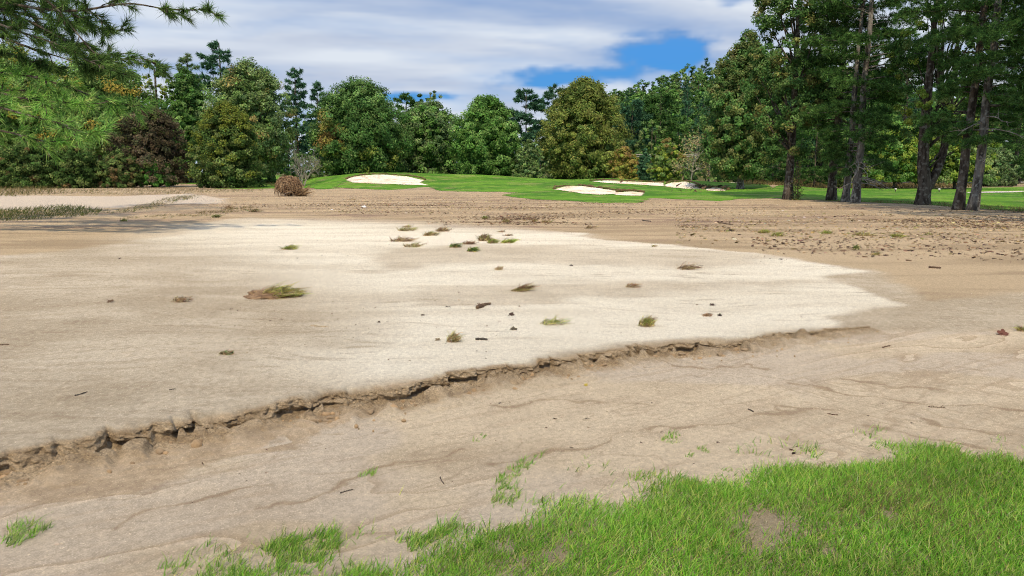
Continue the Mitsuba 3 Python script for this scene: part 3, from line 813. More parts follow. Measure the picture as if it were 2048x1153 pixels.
tree('holly', 'rounded glossy dark green holly reaching the ground beside the left sand', 456, 84, 209, 140, 374, [(0, .85), (.2, 1), (.45, .98), (.7, .78), (.88, .48), (1, .12)], GLOSS, 330, 75, .20, 7, special=top_tint((.082, .092, .020), .75), lump=.15)
tree('tree', 'round maple with an orange patch on its left flank', 722, 113, 164, 196, 350, ROUND, GREEN_D, 380, 75, .29, 8, special=orange_patch, lump=.16)
tree('tree', 'grey green tree standing between the orange patched maple and the green maple', 858, 122, 208, 150, 356, ROUND, GREY + GREEN_M, 260, 70, .32, 9)
tree('tree', 'evenly green rounded maple in the middle behind the putting green', 972, 112, 193, 146, 358, [(0, .62), (.15, .92), (.35, 1), (.55, .92), (.75, .70), (.9, .40), (1, .1)], GREEN_M, 340, 75, .28, 10, lump=.12)
tree('tree', 'small olive tree tucked beside the green maple on its right', 1058, 108, 282, 62, 364, BUSH, OLIVE + GREY, 90, 60, .24, 11)
tree('tree', 'bronze yellow domed maple right of the middle', 1168, 112, 163, 172, 362, [(0, .55), (.15, .88), (.38, 1), (.6, .93), (.8, .70), (.93, .42), (1, .1)], BRONZE, 420, 78, .28, 12, lump=.13)
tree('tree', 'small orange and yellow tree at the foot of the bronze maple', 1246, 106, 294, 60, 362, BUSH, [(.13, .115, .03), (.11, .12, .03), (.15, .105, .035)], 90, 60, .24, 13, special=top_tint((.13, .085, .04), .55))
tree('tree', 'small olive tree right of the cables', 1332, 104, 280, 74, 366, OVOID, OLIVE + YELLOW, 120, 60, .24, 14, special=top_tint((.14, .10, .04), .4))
tree('tree', 'blue green fir under the cables', 1288, 112, 300, 56, 364, [(0, 1), (.5, .6), (1, .05)], BLUEPINE, 80, 50, .26, 15)
tree('tree', 'drooping olive willow beside the bare grey tree', 1418, 100, 300, 60, 358, BUSH, OLIVE, 70, 46, .26, 16, gap=.2)
tree('sycamore', 'tall tree with a pale lower trunk at the right end of the mound', 1482, 74, 62, 168, 352, [(0, .50), (.15, .85), (.38, 1), (.58, .86), (.78, .55), (.92, .26), (1, .05)], GREEN_D + [(.075, .085, .03), (.085, .095, .038)], 420, 75, .21, 17, r0=.30, bark='mat_bark_grey', lump=.25, special=some((.10, .10, .045), .08))

# hedge of glossy shrubs along the left
for i, (px, D, top, w, bot, pal, lab) in enumerate([
        (-30, 84, 292, 120, 376, GLOSS, 'dark glossy shrub cut by the left edge of the photo'),
        (62, 82, 286, 118, 377, GLOSS, 'dark glossy shrub, second from the left in the hedge'),
        (150, 83, 294, 112, 377, GLOSS, 'dark glossy shrub right of the second one in the hedge'),
        (238, 84, 304, 86, 373, RUST + GLOSS, 'rust tinged shrub at the foot of the purple brown tree'),
        (312, 86, 320, 70, 369, [(.04, .10, .022), (.06, .13, .03)], 'low bright green shrub at the right end of the hedge')]):
    tree('shrub', lab, px, D, top, w, bot, BUSH, pal, 190, 66, .19, 30 + i, group='shrubs of the left hedge', cat='shrub', lump=.18, special=some((.09, .06, .03), .06))

# conifers standing above the broadleaved trees
pine('white_pine', 'tall wind shaped pine above the pale olive tree on the left', 452, 132, 86, 62, 230, 46, 7, 9, .75, .17, 41, BLUEPINE)
pine('white_pine', 'greyish pine top left of the wind shaped pine', 388, 134, 108, 42, 230, 34, 8, 9, .70, .14, 42, GREY)
pine('white_pine', 'dark pine between the pale olive tree and the orange patched maple', 598, 138, 136, 46, 320, 60, 9, 10, .75, .18, 43, BLUEPINE)
pine('white_pine', 'shorter pine just left of the orange patched maple', 640, 142, 166, 40, 320, 44, 9, 10, .75, .18, 44, BLUEPINE)
tree('tree', 'thin crowned tree showing sky above the grey green tree', 862, 142, 176, 60, 250, ROUND, GREEN_D + GREY, 60, 36, .36, 45, gap=.3)
pine('white_pine', 'pine right of the orange patched maple, behind the grey green tree', 815, 145, 188, 50, 320, 44, 8, 9, .8, .19, 46, PINE)
pine('white_pine', 'pine behind the green maple on its right', 1052, 148, 182, 62, 330, 60, 9, 10, .8, .20, 47, BLUEPINE)
pine('white_pine', 'pine just left of the bronze maple top', 1105, 152, 172, 50, 330, 50, 9, 10, .8, .20, 48, BLUEPINE)
pine('white_pine', 'broad pine right behind the bronze maple', 1262, 150, 205, 70, 345, 60, 9, 10, .8, .20, 49, BLUEPINE)
pine('white_pine', 'layered pine above the cables', 1318, 155, 190, 80, 345, 66, 9, 10, .8, .20, 50, PINE)

# leafless trees
def bare_tree(name, label, px, D, top, wpx, base, seed, mat, depth=4, stems=1, spread=0.5, haze=0, pal=None, leafn=0):
    rng = np.random.default_rng(seed)
    b = at(px, 345, D); x, y = b[0], b[1]; zb = float(Hm(x, y)); Hh = at(px, top, D)[2] - zb; R = pxm(D, wpx / 2)
    parts, ends = [], []

    def grow(p, d, L, r, k):
        q = wobble(p, p + d * L, 6, 0.02 * L, rng); parts.append(tube(q, np.linspace(r, r * 0.55, 6), 5 if k < 2 else 4, False))
        if k >= depth: ends.append(q[-1]); return
        for j in range(rng.integers(3, 5)):
            nd = unit(d + rng.normal(size=3) * spread + np.array([0, 0, 0.10])); o = q[rng.integers(3, 6)]
            grow(o, nd, L * rng.uniform(0.55, 0.8), r * 0.55, k + 1)
    for s in range(stems):
        grow(np.array([x + rng.normal() * 0.2 * (stems > 1), y, zb - 0.1]), unit(np.array([rng.normal() * 0.35 * (stems > 1), rng.normal() * .1, 1])), Hh * 0.36, 0.016 * Hh if stems == 1 else 0.012 * Hh, 0)
    v, f = merge(parts)
    s = np.array([R / max(1e-3, np.abs(v[:, 0] - x).max()), 1, Hh / (v[:, 2].max() - zb)]); s[1] = s[0]
    v = (v - [x, y, zb]) * s + [x, y, zb]
    k = thing(name); tag(k, label, 'tree')
    put('trunk', (v, f), mat, k, smooth=True)
    if leafn:
        e = (np.array(ends) - [x, y, zb]) * s + [x, y, zb]
        c = e[rng.integers(0, len(e), leafn)] + rng.normal(size=(leafn, 3)) * 0.35
        vv, ff = leaves(c, unit(rng.normal(size=(leafn, 3)) + [0, -.3, .4]), .24, rng)
        put('crown', (vv, ff), 'mat_leaf', k, color=np.repeat(paint(pal, leafn, 1, rng), 4, 0))
    return k


bare_tree('bare_tree', 'leafless grey bush behind the root ball', 604, 92, 283, 84, 352, 61, 'mat_dead_wood', 4, 5, .55)
bare_tree('bare_tree', 'nearly leafless grey brown tree left of the drooping willow', 1384, 98, 264, 78, 364, 62, 'mat_dead_wood', 4, 1, .6, pal=[(.20, .15, .08), (.16, .13, .07)], leafn=900)

# the wall of forest at the back and on the hill: a few kinds repeated
def proto_broad(seed, pal):
    rng = np.random.default_rng(seed)
    v, f, c, cl = crown(0, 0, 2.0, 16, 5.2, OVOID if seed % 2 else ROUND, 90, 26, .75, pal, rng, hollow=.55)
    return trunk_mesh(np.array([0, 0, -0.5]), np.array([0, 0, 14.0]), .3, rng, (), 1.3, 8, 6), (v, f, c), 'mat_leaf'


def proto_shrub(seed, pal):
    rng = np.random.default_rng(seed)
    v, f, c, cl = crown(0, 0, -0.1, 5.0, 3.6, BUSH, 60, 26, .50, pal, rng, hollow=.5)
    return trunk_mesh(np.array([0, 0, -0.5]), np.array([0, 0, 3.5]), .12, rng, (), 1.3, 6, 5), (v, f, c), 'mat_leaf'


def proto_pine(seed, pal):
    rng = np.random.default_rng(seed)
    tm, pos, dirn = pine_parts(0, 0, 0, 20, 4.6, 2.0, rng, pal, 44, 5, 8, 200, r0=.28, gapq=.08)
    return merge(tm), needles(pos, dirn, 8, 1.0, .27, pal, rng), 'mat_needle'


PROT = [('broadleaf_tree', proto_broad(71, GREEN_D)), ('broadleaf_tree', proto_broad(72, GREEN_M)), ('broadleaf_tree', proto_broad(73, OLIVE + GREEN_M)), ('forest_pine', proto_pine(74, BLUEPINE)), ('forest_pine', proto_pine(75, BLUEPINE + PINE)), ('undergrowth_shrub', proto_shrub(76, GREEN_D)), ('undergrowth_shrub', proto_shrub(77, GREY + GREEN_D))]
for i, (nm, (tm, (v, f, c), mat)) in enumerate(PROT):
    a, b = mikit.ply(tm, 'mat_bark', smooth=True), mikit.ply((v, f), mat, color=c)
    scene[f'proto_{i}'] = {'type': 'shapegroup', 'trunk': a, 'crown': b}
rng = np.random.default_rng(99)


def plant(i, x, y, s, label, group):
    nm = PROT[i][0]; k = key(nm)
    scene[k] = {'type': 'instance', 'to_world': T().translate([x, y, float(Hm(x, y)) - 0.1]).rotate([0, 0, 1], rng.uniform(0, 360)).scale([s * rng.uniform(.85, 1.15), s * rng.uniform(.85, 1.15), s]), 'sg': {'type': 'ref', 'id': f'proto_{i}'}}
    tag(k, label, 'tree', group)


MARKS = [(150, 'behind the pine boughs at far left'), (340, 'behind the purple brown tree'), (440, 'behind the rounded holly'), (620, 'behind the pale olive tree'), (800, 'behind the orange patched maple'), (920, 'behind the grey green tree'), (1040, 'behind the green maple'), (1110, 'between the green and the bronze maple'), (1240, 'behind the bronze maple'), (1360, 'behind the cables'), (1450, 'behind the bare grey tree'), (1570, 'behind the tree at the mound end'), (1760, 'beyond the ivy grown trunk'), (1900, 'beyond the forked tree'), (9999, "beyond the two close trunks")]
KINDS = ['dark green broadleaved tree', 'mid green broadleaved tree', 'olive broadleaved tree', 'blue green pine', 'dark pine', 'dark undergrowth shrub', 'grey green undergrowth shrub']


def where(px): return next(m for lim, m in MARKS if px < lim)


def forest(kind, px, Y, hgt, zone):
    p = at(px, 345, Y); lab = f'{KINDS[kind]} {zone} {where(px)}'
    full = 20 if kind in (3, 4) else 16 if kind < 3 else 5
    plant(kind, p[0], p[1], hgt / full, lab, lab + ', alike ones')


for row, (Y0, n, a, b) in enumerate([(152, 30, -260, 1500), (172, 32, -300, 1560)]):
    for i in range(n):
        px = a + (b - a) * (i + rng.uniform(.2, .8)) / n; kind = int(rng.choice([0, 1, 2, 3, 4], p=[.25, .2, .2, .2, .15]))
        hgt = rng.uniform(8.5, 12.0) if row == 0 else rng.uniform(11, 14.5)
        forest(kind, px, Y0 + rng.uniform(-8, 8), hgt * (1.25 if px < 420 else 1), 'of the back wall' if row == 0 else 'deep in the back wall')
for i in range(34):
    px = -120 + 1600 * (i + rng.uniform(.1, .9)) / 34
    forest(int(rng.integers(5, 7)), px, rng.uniform(120, 136), rng.uniform(3.4, 6.0), 'on the forest floor')
hill = []
for _ in range(6000):
    px, Y = rng.uniform(1120, 1800), rng.uniform(180, 330)
    p = at(px, 345, Y)
    if all((p[0] - h[0]) ** 2 + (p[1] - h[1]) ** 2 > 6.0 ** 2 for h in hill):
        hill.append(p)
        forest(int(rng.choice([0, 1, 2, 3, 4], p=[.32, .24, .14, .18, .12])), px, Y, rng.uniform(11, 16), ['low on the wooded hill', 'midway up the wooded hill', 'high on the wooded hill'][int(np.clip((Y - 180) / 50, 0, 2))])
    if len(hill) >= 240: break
for i in range(44):
    px = 1480 + 760 * (i + rng.uniform(0, 1)) / 44
    forest(int(rng.integers(0, 5)), px, rng.uniform(112, 150), rng.uniform(11, 18), 'across the road')
for i in range(26):
    px = 1480 + 760 * (i + rng.uniform(0, 1)) / 26
    forest(int(rng.integers(5, 7)), px, rng.uniform(136, 150), rng.uniform(3, 5), 'across the road')

# ------------------------------------------------------------------ the row of big trees on the right
tree('tree', 'thin crowned dark tree with a thick ivy grown trunk at right', 1579, 47, -150, 190, 310, TALL, GREEN_D + [(.08, .08, .03)], 470, 70, .16, 81, r0=.27, nlimb=26, gap=.18, lump=.4)
pine('white_pine', 'pine with a dark thick trunk left of the pale trunked pair', 1666, 46, -190, 150, 265, 96, 28, 13, .28, .032, 82, r0=.26, lean=(.25, 0))
pine('white_pine', 'slim pine, left one of the pale trunked pair', 1694, 43.6, -160, 135, 335, 76, 28, 13, .26, .030, 83, r0=.20, bark='mat_bark_grey', lean=(.4, 0))
pine('white_pine', 'tall pine with grey dead branches, right one of the pale trunked pair', 1714, 42.6, -240, 170, 350, 100, 32, 14, .26, .030, 84, r0=.22, bark='mat_bark_grey', dead=14, lean=(.35, .2))
# forked tree
def forked():
    rng = np.random.default_rng(85)
    b = at(1851, 345, 40); x, y = b[0], b[1]; zb = float(Hm(x, y))
    L = lambda px, py: np.array([at(px, py, 40)[0], y, at(px, py, 40)[2]])
    parts = [tube(curve([[x - .02, y, zb - .15], [x - .02, y, zb + .35], L(1850, 372), L(1846, 330), L(1850, 250), L(1862, 120), L(1876, -40)], 22), np.r_[.46, .36, .33, .31, np.linspace(.29, .08, 18)], 10),
             tube(curve([L(1856, 376), L(1872, 345), L(1888, 300), L(1896, 230), L(1912, 120), L(1922, 0)], 14), np.linspace(.24, .05, 14), 8)]
    v, f, c, cl = crown(x + .5, y, at(1850, 330, 40)[2], at(1850, -60, 40)[2], pxm(40, 88), TALL, 300, 70, .15, OLIVE + GREEN_D + YELLOW, rng, gap=.42, lump=.35)
    for q in cl[rng.choice(len(cl), 40, replace=False)]:
        a = L(1850 + rng.uniform(-4, 14), 300) ; a[2] = zb + (q[2] - zb) * .6
        a[0] = np.interp(a[2], [zb, at(0, -40, 40)[2]], [x, x + .65])
        parts.append(tube(wobble(a, q, 7, .05, rng), np.linspace(.06, .012, 7), 4, False))
    k = thing('forked_tree'); tag(k, 'thick dark tree forking low into two stems, left of the leaning pair', 'tree')
    put('trunk', merge(parts), 'mat_bark', k, smooth=True); put('crown', (v, f), 'mat_leaf', k, color=c)


forked()
pine('white_pine', 'pine just outside the right edge whose shade crosses the mud', 2440, 19.5, -1900, 330, 190, 90, 12, 12, .30, .04, 189, r0=.28)
pine('white_pine', 'second pine outside the right edge, nearer the viewer', 2760, 17.5, -1900, 330, 190, 90, 12, 12, .30, .04, 190, r0=.28)
pine('white_pine', 'left one of the two close trunks nearest the right edge', 1922, 34.4, -420, 200, 272, 112, 34, 14, .24, .026, 86, r0=.21, lean=(.5, 0))
pine('white_pine', 'right one of the two close trunks nearest the right edge, with sunlit bark', 1951, 33.8, -430, 215, 280, 112, 34, 14, .24, .026, 87, r0=.21, bark='mat_bark_grey', lean=(.8, 0), dead=4)
pine('white_pine', 'dark pine reaching in at the right edge of the photo', 2120, 31, -500, 170, 395, 130, 28, 14, .24, .027, 88, r0=.26)
pine('white_pine', 'dark pine far behind the forked tree', 1800, 88, 60, 110, 355, 90, 14, 12, .42, .06, 89, r0=.25)
pine('white_pine', 'dark pine far behind the two close trunks', 2030, 96, 40, 120, 355, 90, 14, 12, .44, .065, 90, r0=.26)
tree('tree', 'sunlit yellow tree across the fairway between the forked tree and the close trunks', 1912, 78, 232, 130, 362, BUSH, YELLOW + OLIVE, 200, 60, .21, 91)
tree('tree', 'yellow green tree across the fairway left of the forked tree', 1790, 80, 250, 120, 362, BUSH, YELLOW + GREEN_M, 180, 60, .22, 92)
tree('tree', 'small grey green tree on the far lawn at the right edge', 1988, 92, 296, 84, 372, BUSH, GREY, 120, 60, .24, 93, r0=.16, bark='mat_bark_grey')
pine('white_pine', 'low dark evergreen behind the ivy grown trunk', 1630, 82, 210, 90, 366, 60, 12, 11, .42, .07, 94, PINE)
pine('white_pine', 'low dark evergreen between the mound and the ivy grown trunk', 1545, 90, 240, 80, 364, 50, 11, 11, .45, .08, 95, PINE)
pine('white_pine', 'low dark evergreen seen between the pale trunked pair and the forked tree', 1735, 84, 220, 90, 366, 60, 12, 11, .42, .07, 96, PINE)
tree('shrub', 'rusty brown shrub between the trunks across the fairway', 1685, 80, 338, 40, 373, BUSH, RUST, 50, 50, .18, 97, cat='shrub')


def ivy():
    rng = np.random.default_rng(101)
    b = at(1588, 345, 46.7); n = 420
    z = rng.uniform(0, 1, n) ** 1.6 * 2.3
    c = np.stack([b[0] + .10 + rng.normal(size=n) * (.16 - .03 * z) + .06 * np.sin(z * 4), b[1] - .36 + rng.normal(size=n) * .12, float(Hm(b[0], b[1])) + z], -1)
    v, f = leaves(c, unit(rng.normal(size=(n, 3)) * .5 + [0.3, -1, .4]), .11, rng)
    k = thing('ivy'); tag(k, 'brown and green ivy climbing the right side of the thick trunk', 'ivy')
    labels_leaf = put('foliage', (v, f), 'mat_leaf', k, color=np.repeat(paint(RUST + [(.09, .075, .03), (.05, .07, .02)], n, 1, rng), 4, 0))
    labels[labels_leaf] = {'kind': 'stuff', 'label': 'small brown and green ivy leaves'}
    put('vine', merge([tube(wobble(np.array([b[0] + .1 + q, b[1] - .36, float(Hm(b[0], b[1])) - .05]), np.array([b[0] + .05 + q * .3, b[1] - .33, 2.4]), 12, .03, rng), .022, 5) for q in (-.06, .05, .16)]), 'mat_bark', k, smooth=True)


ivy()

# ------------------------------------------------------------------ the pine whose boughs hang in from the left
def near_pine():
    rng = np.random.default_rng(111)
    D = 19.0
    W = lambda px, py, dy=0: at(px, py, D + dy)
    k = thing('overhanging_pine'); tag(k, 'big pine whose long needled boughs hang in at the upper left', 'tree')
    x0 = W(-520, 0)[0]; zb = float(Hm(x0, D))
    put('trunk', trunk_mesh(np.array([x0, D, zb - .2]), np.array([x0 - .3, D + .2, 23.0]), .42, rng, (), 1.5, 18, 10, .04), 'mat_bark', k, smooth=True)
    # the crown above the frame
    tm, pos, dirn = pine_parts(x0, D, zb, 23.0, 6.2, 7.5, rng, PINE, 46, 9, 10, D, r0=.40)
    v, f, c = needles(pos, dirn, 16, .38, .030, PINE, rng)
    put('upper_boughs', merge(tm[1:]), 'mat_bark', k, smooth=True); put('upper_needles', (v, f), 'mat_needle', k, color=c)
    tx = lambda z: np.array([x0, D, z])
    high = [[(-300, -70, 0), (-120, -40, .2), (20, 8, 0), (150, 22, -.3), (260, 8, -.4), (350, 20, -.4), (405, 20, -.4), (440, 36, -.4)],
            [(-300, -40, .5), (-60, 0, .4), (60, 44, .2), (130, 80, .2), (190, 106, .1), (240, 120, 0), (285, 118, 0), (325, 146, 0)],
            [(-60, -80, 0), (60, -20, -.5), (120, 24, -.6), (158, 72, -.6), (200, 110, -.6), (262, 106, -.5)],
            [(-260, 10, 1), (-40, 60, .8), (60, 96, .7), (130, 118, .6), (190, 138, .5)],
            [(60, -60, .5), (140, -10, .4), (190, 30, .3), (232, 62, .2), (258, 62, .2)],
            [(-200, -20, 1.3), (0, 46, 1.2), (90, 66, 1.1), (170, 96, 1.0)],
            [(-260, -60, .9), (-40, -10, .9), (80, 6, .8), (170, 40, .7), (215, 70, .6)],
            [(-260, 40, 1.6), (-60, 84, 1.5), (30, 112, 1.4), (110, 140, 1.3)],
            [(-200, -60, 2.0), (0, 16, 1.9), (100, 40, 1.8), (200, 44, 1.7)],
            [(-260, 0, -.6), (-60, 30, -.7), (40, 64, -.8), (120, 92, -.8), (180, 124, -.8), (262, 152, -.8)]]
    low = [[(-300, 150, 0), (-60, 170, -.2), (40, 196, -.4), (120, 205, -.5), (190, 208, -.5), (228, 200, -.5)],
           [(-300, 170, -.6), (-40, 206, -.8), (60, 232, -.9), (130, 250, -1), (180, 268, -1), (214, 264, -1)],
           [(-200, 140, .6), (40, 150, .5), (140, 176, .3), (220, 204, .2), (284, 212, .1)],
           [(-280, 230, -.2), (-60, 250, -.4), (30, 268, -.5), (100, 284, -.5), (160, 276, -.5)],
           [(-200, 190, .8), (0, 182, .7), (70, 180, .6), (120, 186, .5)]]
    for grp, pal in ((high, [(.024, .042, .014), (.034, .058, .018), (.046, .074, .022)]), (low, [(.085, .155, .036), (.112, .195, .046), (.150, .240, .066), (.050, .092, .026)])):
        for br in grp:
            pts = np.array([W(*q) for q in br]); q = curve(np.vstack([tx(pts[0, 2] - .5), pts]), 60)
            tm = [tube(q, np.linspace(.07, .010, 60), 6)]
            s = np.linspace(0, 1, 60)
            B, DIR = [], []
            ns = 44 if grp is high else 42
            for i in range(ns):
                u = rng.uniform(.36, .99); a = np.array([np.interp(u, s, q[:, j]) for j in range(3)])
                t = unit(np.array([np.interp(min(u + .03, 1), s, q[:, j]) for j in range(3)]) - np.array([np.interp(u - .03, s, q[:, j]) for j in range(3)]))
                d = unit(t * .9 + rng.normal(size=3) * np.array([.55, .75, .38]) + np.array([0, 0, .02 if grp is low else -.05]))
                L = rng.uniform(.25, .75) * (1.1 - .6 * u) * 1.2
                w = wobble(a, a + d * L, 6, .015, rng); tm.append(tube(w, np.linspace(.016, .006, 6), 4, False))
                for m in ((1.0, .74) if grp is high else (1.0, .85, .68, .5)):
                    B.append(a + (w[-1] - a) * m); DIR.append(d)
            B.append(q[-1]); DIR.append(unit(q[-1] - q[-3])); B.append(q[-4]); DIR.append(unit(q[-1] - q[-4]))
            B, DIR = np.array(B), np.array(DIR)
            kb = put('bough', merge(tm), 'mat_bark', k, smooth=True)
            n, bl = len(B), 40 if grp is high else 20
            dd = unit(DIR[:, None] * rng.uniform(.5, 1.2, (n, bl, 1)) + unit(rng.normal(size=(n, bl, 3))) * rng.uniform(.4, 1.1, (n, bl, 1))).reshape(-1, 3)
            bb = (B[:, None] - DIR[:, None] * .16 * rng.uniform(0, 1, (n, bl, 1))).reshape(-1, 3)
            LL = .30 * rng.uniform(.4, 1.15, len(bb))
            v, f, m = strips(bb, dd, LL, .0135, np.array([0, 0, -.10]) * LL[:, None], rng, 2)
            put('needle_tufts', (v, f), 'mat_needle', kb, color=np.repeat(paint(pal, n, bl, rng, .2), m, 0))
            nc = 3
            for _ in range(nc):
                i = rng.integers(0, n); c = B[i] + np.array([0, 0, -.06])
                mm = trimesh.creation.icosphere(2, 1.0); vv = mm.vertices * [.03, .03, .06]; vv[:, :2] *= (1 + .25 * np.sin(vv[:, 2:3] * 220)) * (0.75 - vv[:, 2:3] / .06 * .25)
                put('cone', (vv + c, mm.faces), 'mat_bark', kb, smooth=True)


near_pine()

# ------------------------------------------------------------------ grass
TREE_GAIN = 1.0
GR = [(.270, .560, .070), (.350, .630, .100), (.480, .700, .180), (.180, .430, .050)]
STRAW = [(.34, .27, .13), (.42, .34, .18), (.28, .21, .10), (.20, .19, .07)]


def blades(x, y, length, width, pal, rng, lean=(0.35, 0.15), sag=0.35, segs=2, lift=-0.004, jit=0.22, up=1.0, spread=0.35):
    n = len(x)
    base = np.stack([x, y, Hm(x, y) + lift], -1)
    d = unit(np.stack([lean[0] + rng.normal(size=n) * spread, lean[1] + rng.normal(size=n) * spread, np.full(n, up)], -1))
    L = length * rng.uniform(0.45, 1.2, n)
    hd = d * np.array([1, 1, 0]); bend = (hd * 0.9 + rng.normal(size=(n, 3)) * 0.12) * (L * sag)[:, None]; bend[:, 2] -= L * sag * 0.5 * rng.uniform(0.4, 1.2, n)
    v, f, m = strips(base, d, L, width, bend, rng, segs, side=unit(np.stack([rng.normal(size=n), rng.normal(size=n), 0 * d[:, 0]], -1)))
    c = paint(pal, n, 1, rng, jit)
    return v, f, np.repeat(c, m, 0)


def front_grass():
    rng = np.random.default_rng(201)
    n = 290000
    x, y = rng.uniform(-2.4, 3.6, n), rng.uniform(2.55, 5.5, n)
    keepv = np.abs(x) < 0.78 * y + 0.2
    x, y = x[keepv], y[keepv]
    sd = sdpoly(x, y, LODG)
    nz = n2(x, y, 2.6, 3, 4) - 0.5; nf = n2(x, y, 9, 4, 3)
    edge = sd + nz * 0.55
    dens = np.maximum(ss(0.08, -0.18, edge), 0.30 * ss(0.62, 0.0, edge) * ss(.52, .66, n2(x, y, 5, 41, 3)))
    left = ss(0.75, -0.3, x)                                  # thinner, half buried towards the left
    dens *= 1 - left * ss(0.42, 0.58, n2(x, y, 3.4, 8, 3)) * 0.9
    # bare and dry spots
    for (px, py, w) in ((1528, 1060, .17), (1515, 1100, .10), (1775, 1050, .05), (1655, 1120, .05), (1010, 1100, .06), (1110, 1120, .05), (1200, 1062, .04), (1940, 948, .05)):
        a, b = G(px, py, .06); dens *= 1 - 0.97 * np.exp(-(((x - a) / w) ** 2 + ((y - b) / (w * 1.15)) ** 2) ** 1.5)
    keep = rng.uniform(size=len(x)) < dens * (0.45 + 0.75 * nf)
    x, y, dens = x[keep], y[keep], dens[keep]
    v, f, c = [], [], []
    patch = n2(x, y, 1.6, 12, 3)
    pal = np.array(GR)
    seg = blades(x, y, 0.088 * (0.50 + 0.7 * n2(x, y, 2.4, 9, 3)), 0.0047, GR, rng, (0.28, 0.20), 0.50, jit=.34, spread=.42, up=1.0)
    col = seg[2].reshape(len(x), -1, 3)
    col = col * (0.55 + 0.9 * patch)[:, None, None]
    dry = (rng.uniform(size=len(x)) < 0.05 + 0.35 * np.exp(-(((x - G(1800, 1050)[0]) / .3) ** 2 + ((y - G(1800, 1050)[1]) / .25) ** 2)))
    col[dry] = np.array([.36, .31, .15]) * rng.uniform(.6, 1.2, (dry.sum(), 1, 1))
    k = put('grass', (seg[0], seg[1]), 'mat_grass', color=col.reshape(-1, 3))
    tag(k, 'thick bright green grass in the foreground at lower right', 'grass', kind='stuff')


front_grass()


def tuft_at(label, outline, n, length, seed, pal=GR, group=None, lean=(0.38, 0.25), width=0.0050, name='grass_patch', gapf=0.45, z=0.02, sag=0.4, spread=0.35):
    rng = np.random.default_rng(seed)
    pts = np.array([G(a, b, z) for a, b in outline]); lo, hi = pts.min(0), pts.max(0)
    x, y = rng.uniform(lo[0], hi[0], n * 6), rng.uniform(lo[1], hi[1], n * 6)
    s = max(0.02, 0.12 * (hi - lo).min())
    ok = (sdpoly(x, y, pts) + 2.0 * s * (n2(x, y, 7, seed, 3) - 0.5) < 0) & (n2(x, y, 16 if hi[1] < 9 else 2.5, seed + 1, 2) > gapf)
    x, y = x[ok][:n], y[ok][:n]
    if len(x) < 3: x, y = pts[:, 0], pts[:, 1]
    v, f, c = blades(x, y, length, width, pal, rng, lean, sag, spread=spread)
    k = put(name, (v, f), 'mat_grass', color=c); tag(k, label, 'grass', group, 'stuff' if name == 'tall_grass' or 'sprigs' in label else None)


BR = [(.26, .49, .08), (.33, .55, .11), (.18, .38, .05), (.45, .56, .18)]
for lab, o, n, L in [
        ('biggest half buried grass patch left of the lawn, at the bottom', [(520, 1090), (560, 1070), (640, 1060), (680, 1050), (676, 1090), (640, 1120), (640, 1160), (560, 1160), (550, 1110)], 900, .075),
        ('half buried grass patch between the big left patch and the lawn', [(785, 1060), (820, 1055), (870, 1055), (900, 1040), (915, 1050), (870, 1080), (820, 1105), (795, 1080)], 330, .07),
        ('narrow grass streak running up the sand left of the lawn', [(975, 965), (1000, 935), (1050, 910), (1090, 900), (1060, 930), (1030, 950), (1040, 985), (1020, 1010), (985, 1010)], 360, .055),
        ('grass patch poking through the sand at the lower left edge', [(0, 1075), (10, 1040), (60, 1030), (100, 1020), (105, 1040), (60, 1065), (10, 1090)], 190, .075),
        ('short grass sprigs along the bottom left of the lawn', [(280, 1153), (330, 1120), (480, 1125), (520, 1150), (520, 1190), (280, 1190)], 330, .07),
        ('small isolated grass tuft in the sand above the lawn', [(1320, 878), (1340, 862), (1362, 868), (1358, 884), (1330, 886)], 80, .045),
        ('few grass blades beside a dark water line in the left sand', [(715, 945), (735, 932), (755, 930), (750, 942), (725, 952)], 55, .045),
        ('scattered short grass sprigs right of the isolated tuft', [(1370, 912), (1390, 895), (1450, 878), (1452, 890), (1420, 905), (1385, 915)], 90, .035),
        ('few short sprigs below the crumbled edge, left of the middle', [(935, 875), (955, 862), (972, 866), (960, 882)], 26, .04),
        ('sparse grass sprigs at the tip of the lawn edge', [(1420, 960), (1440, 930), (1470, 940), (1480, 985), (1440, 975)], 60, .04)]:
    tuft_at(lab, o, n, L, 300 + len(lab), BR)

# dark long grass and dry grass around the sanded track on the left
tuft_at('long grass in the shade below the sanded track at far left', [(-60, 448), (-60, 424), (60, 419), (140, 414), (205, 423), (190, 432), (120, 437), (40, 446)], 2700, .26, 401, [(.10, .14, .034), (.15, .18, .05), (.26, .24, .10), (.08, .11, .03)], width=.018, z=0, gapf=.38, name='tall_grass')
tuft_at('dry pale grass between the hedge and the sanded track at far left', [(-60, 395), (-60, 372), (60, 372), (120, 380), (115, 390), (30, 395)], 3000, .50, 402, STRAW + [(.14, .17, .05)], width=.03, z=0, gapf=.25, name='tall_grass', lean=(.5, -.1))
tuft_at('thin dry grass along the far side of the sanded track', [(120, 388), (150, 379), (330, 377), (470, 379), (540, 378), (520, 385), (420, 388), (300, 391), (200, 392)], 1500, .34, 403, STRAW + [(.13, .16, .05)], width=.03, z=0, gapf=.52, name='tall_grass', lean=(.7, 0))
tuft_at('matted grass strip crossing from the track towards the mud', [(200, 424), (260, 418), (300, 409), (340, 396), (400, 391), (380, 400), (330, 410), (300, 421), (220, 432)], 1300, .24, 404, STRAW + [(.12, .17, .05), (.10, .15, .04)], width=.02, z=0, gapf=.40, name='tall_grass', lean=(.8, -.1))
tuft_at('low weedy grass along the mud edge right of the shaded long grass', [(240, 440), (330, 432), (420, 424), (500, 415), (520, 420), (430, 433), (320, 440)], 900, .16, 405, STRAW + [(.12, .16, .05)], width=.016, z=0, gapf=.55, name='tall_grass', lean=(.8, -.1))
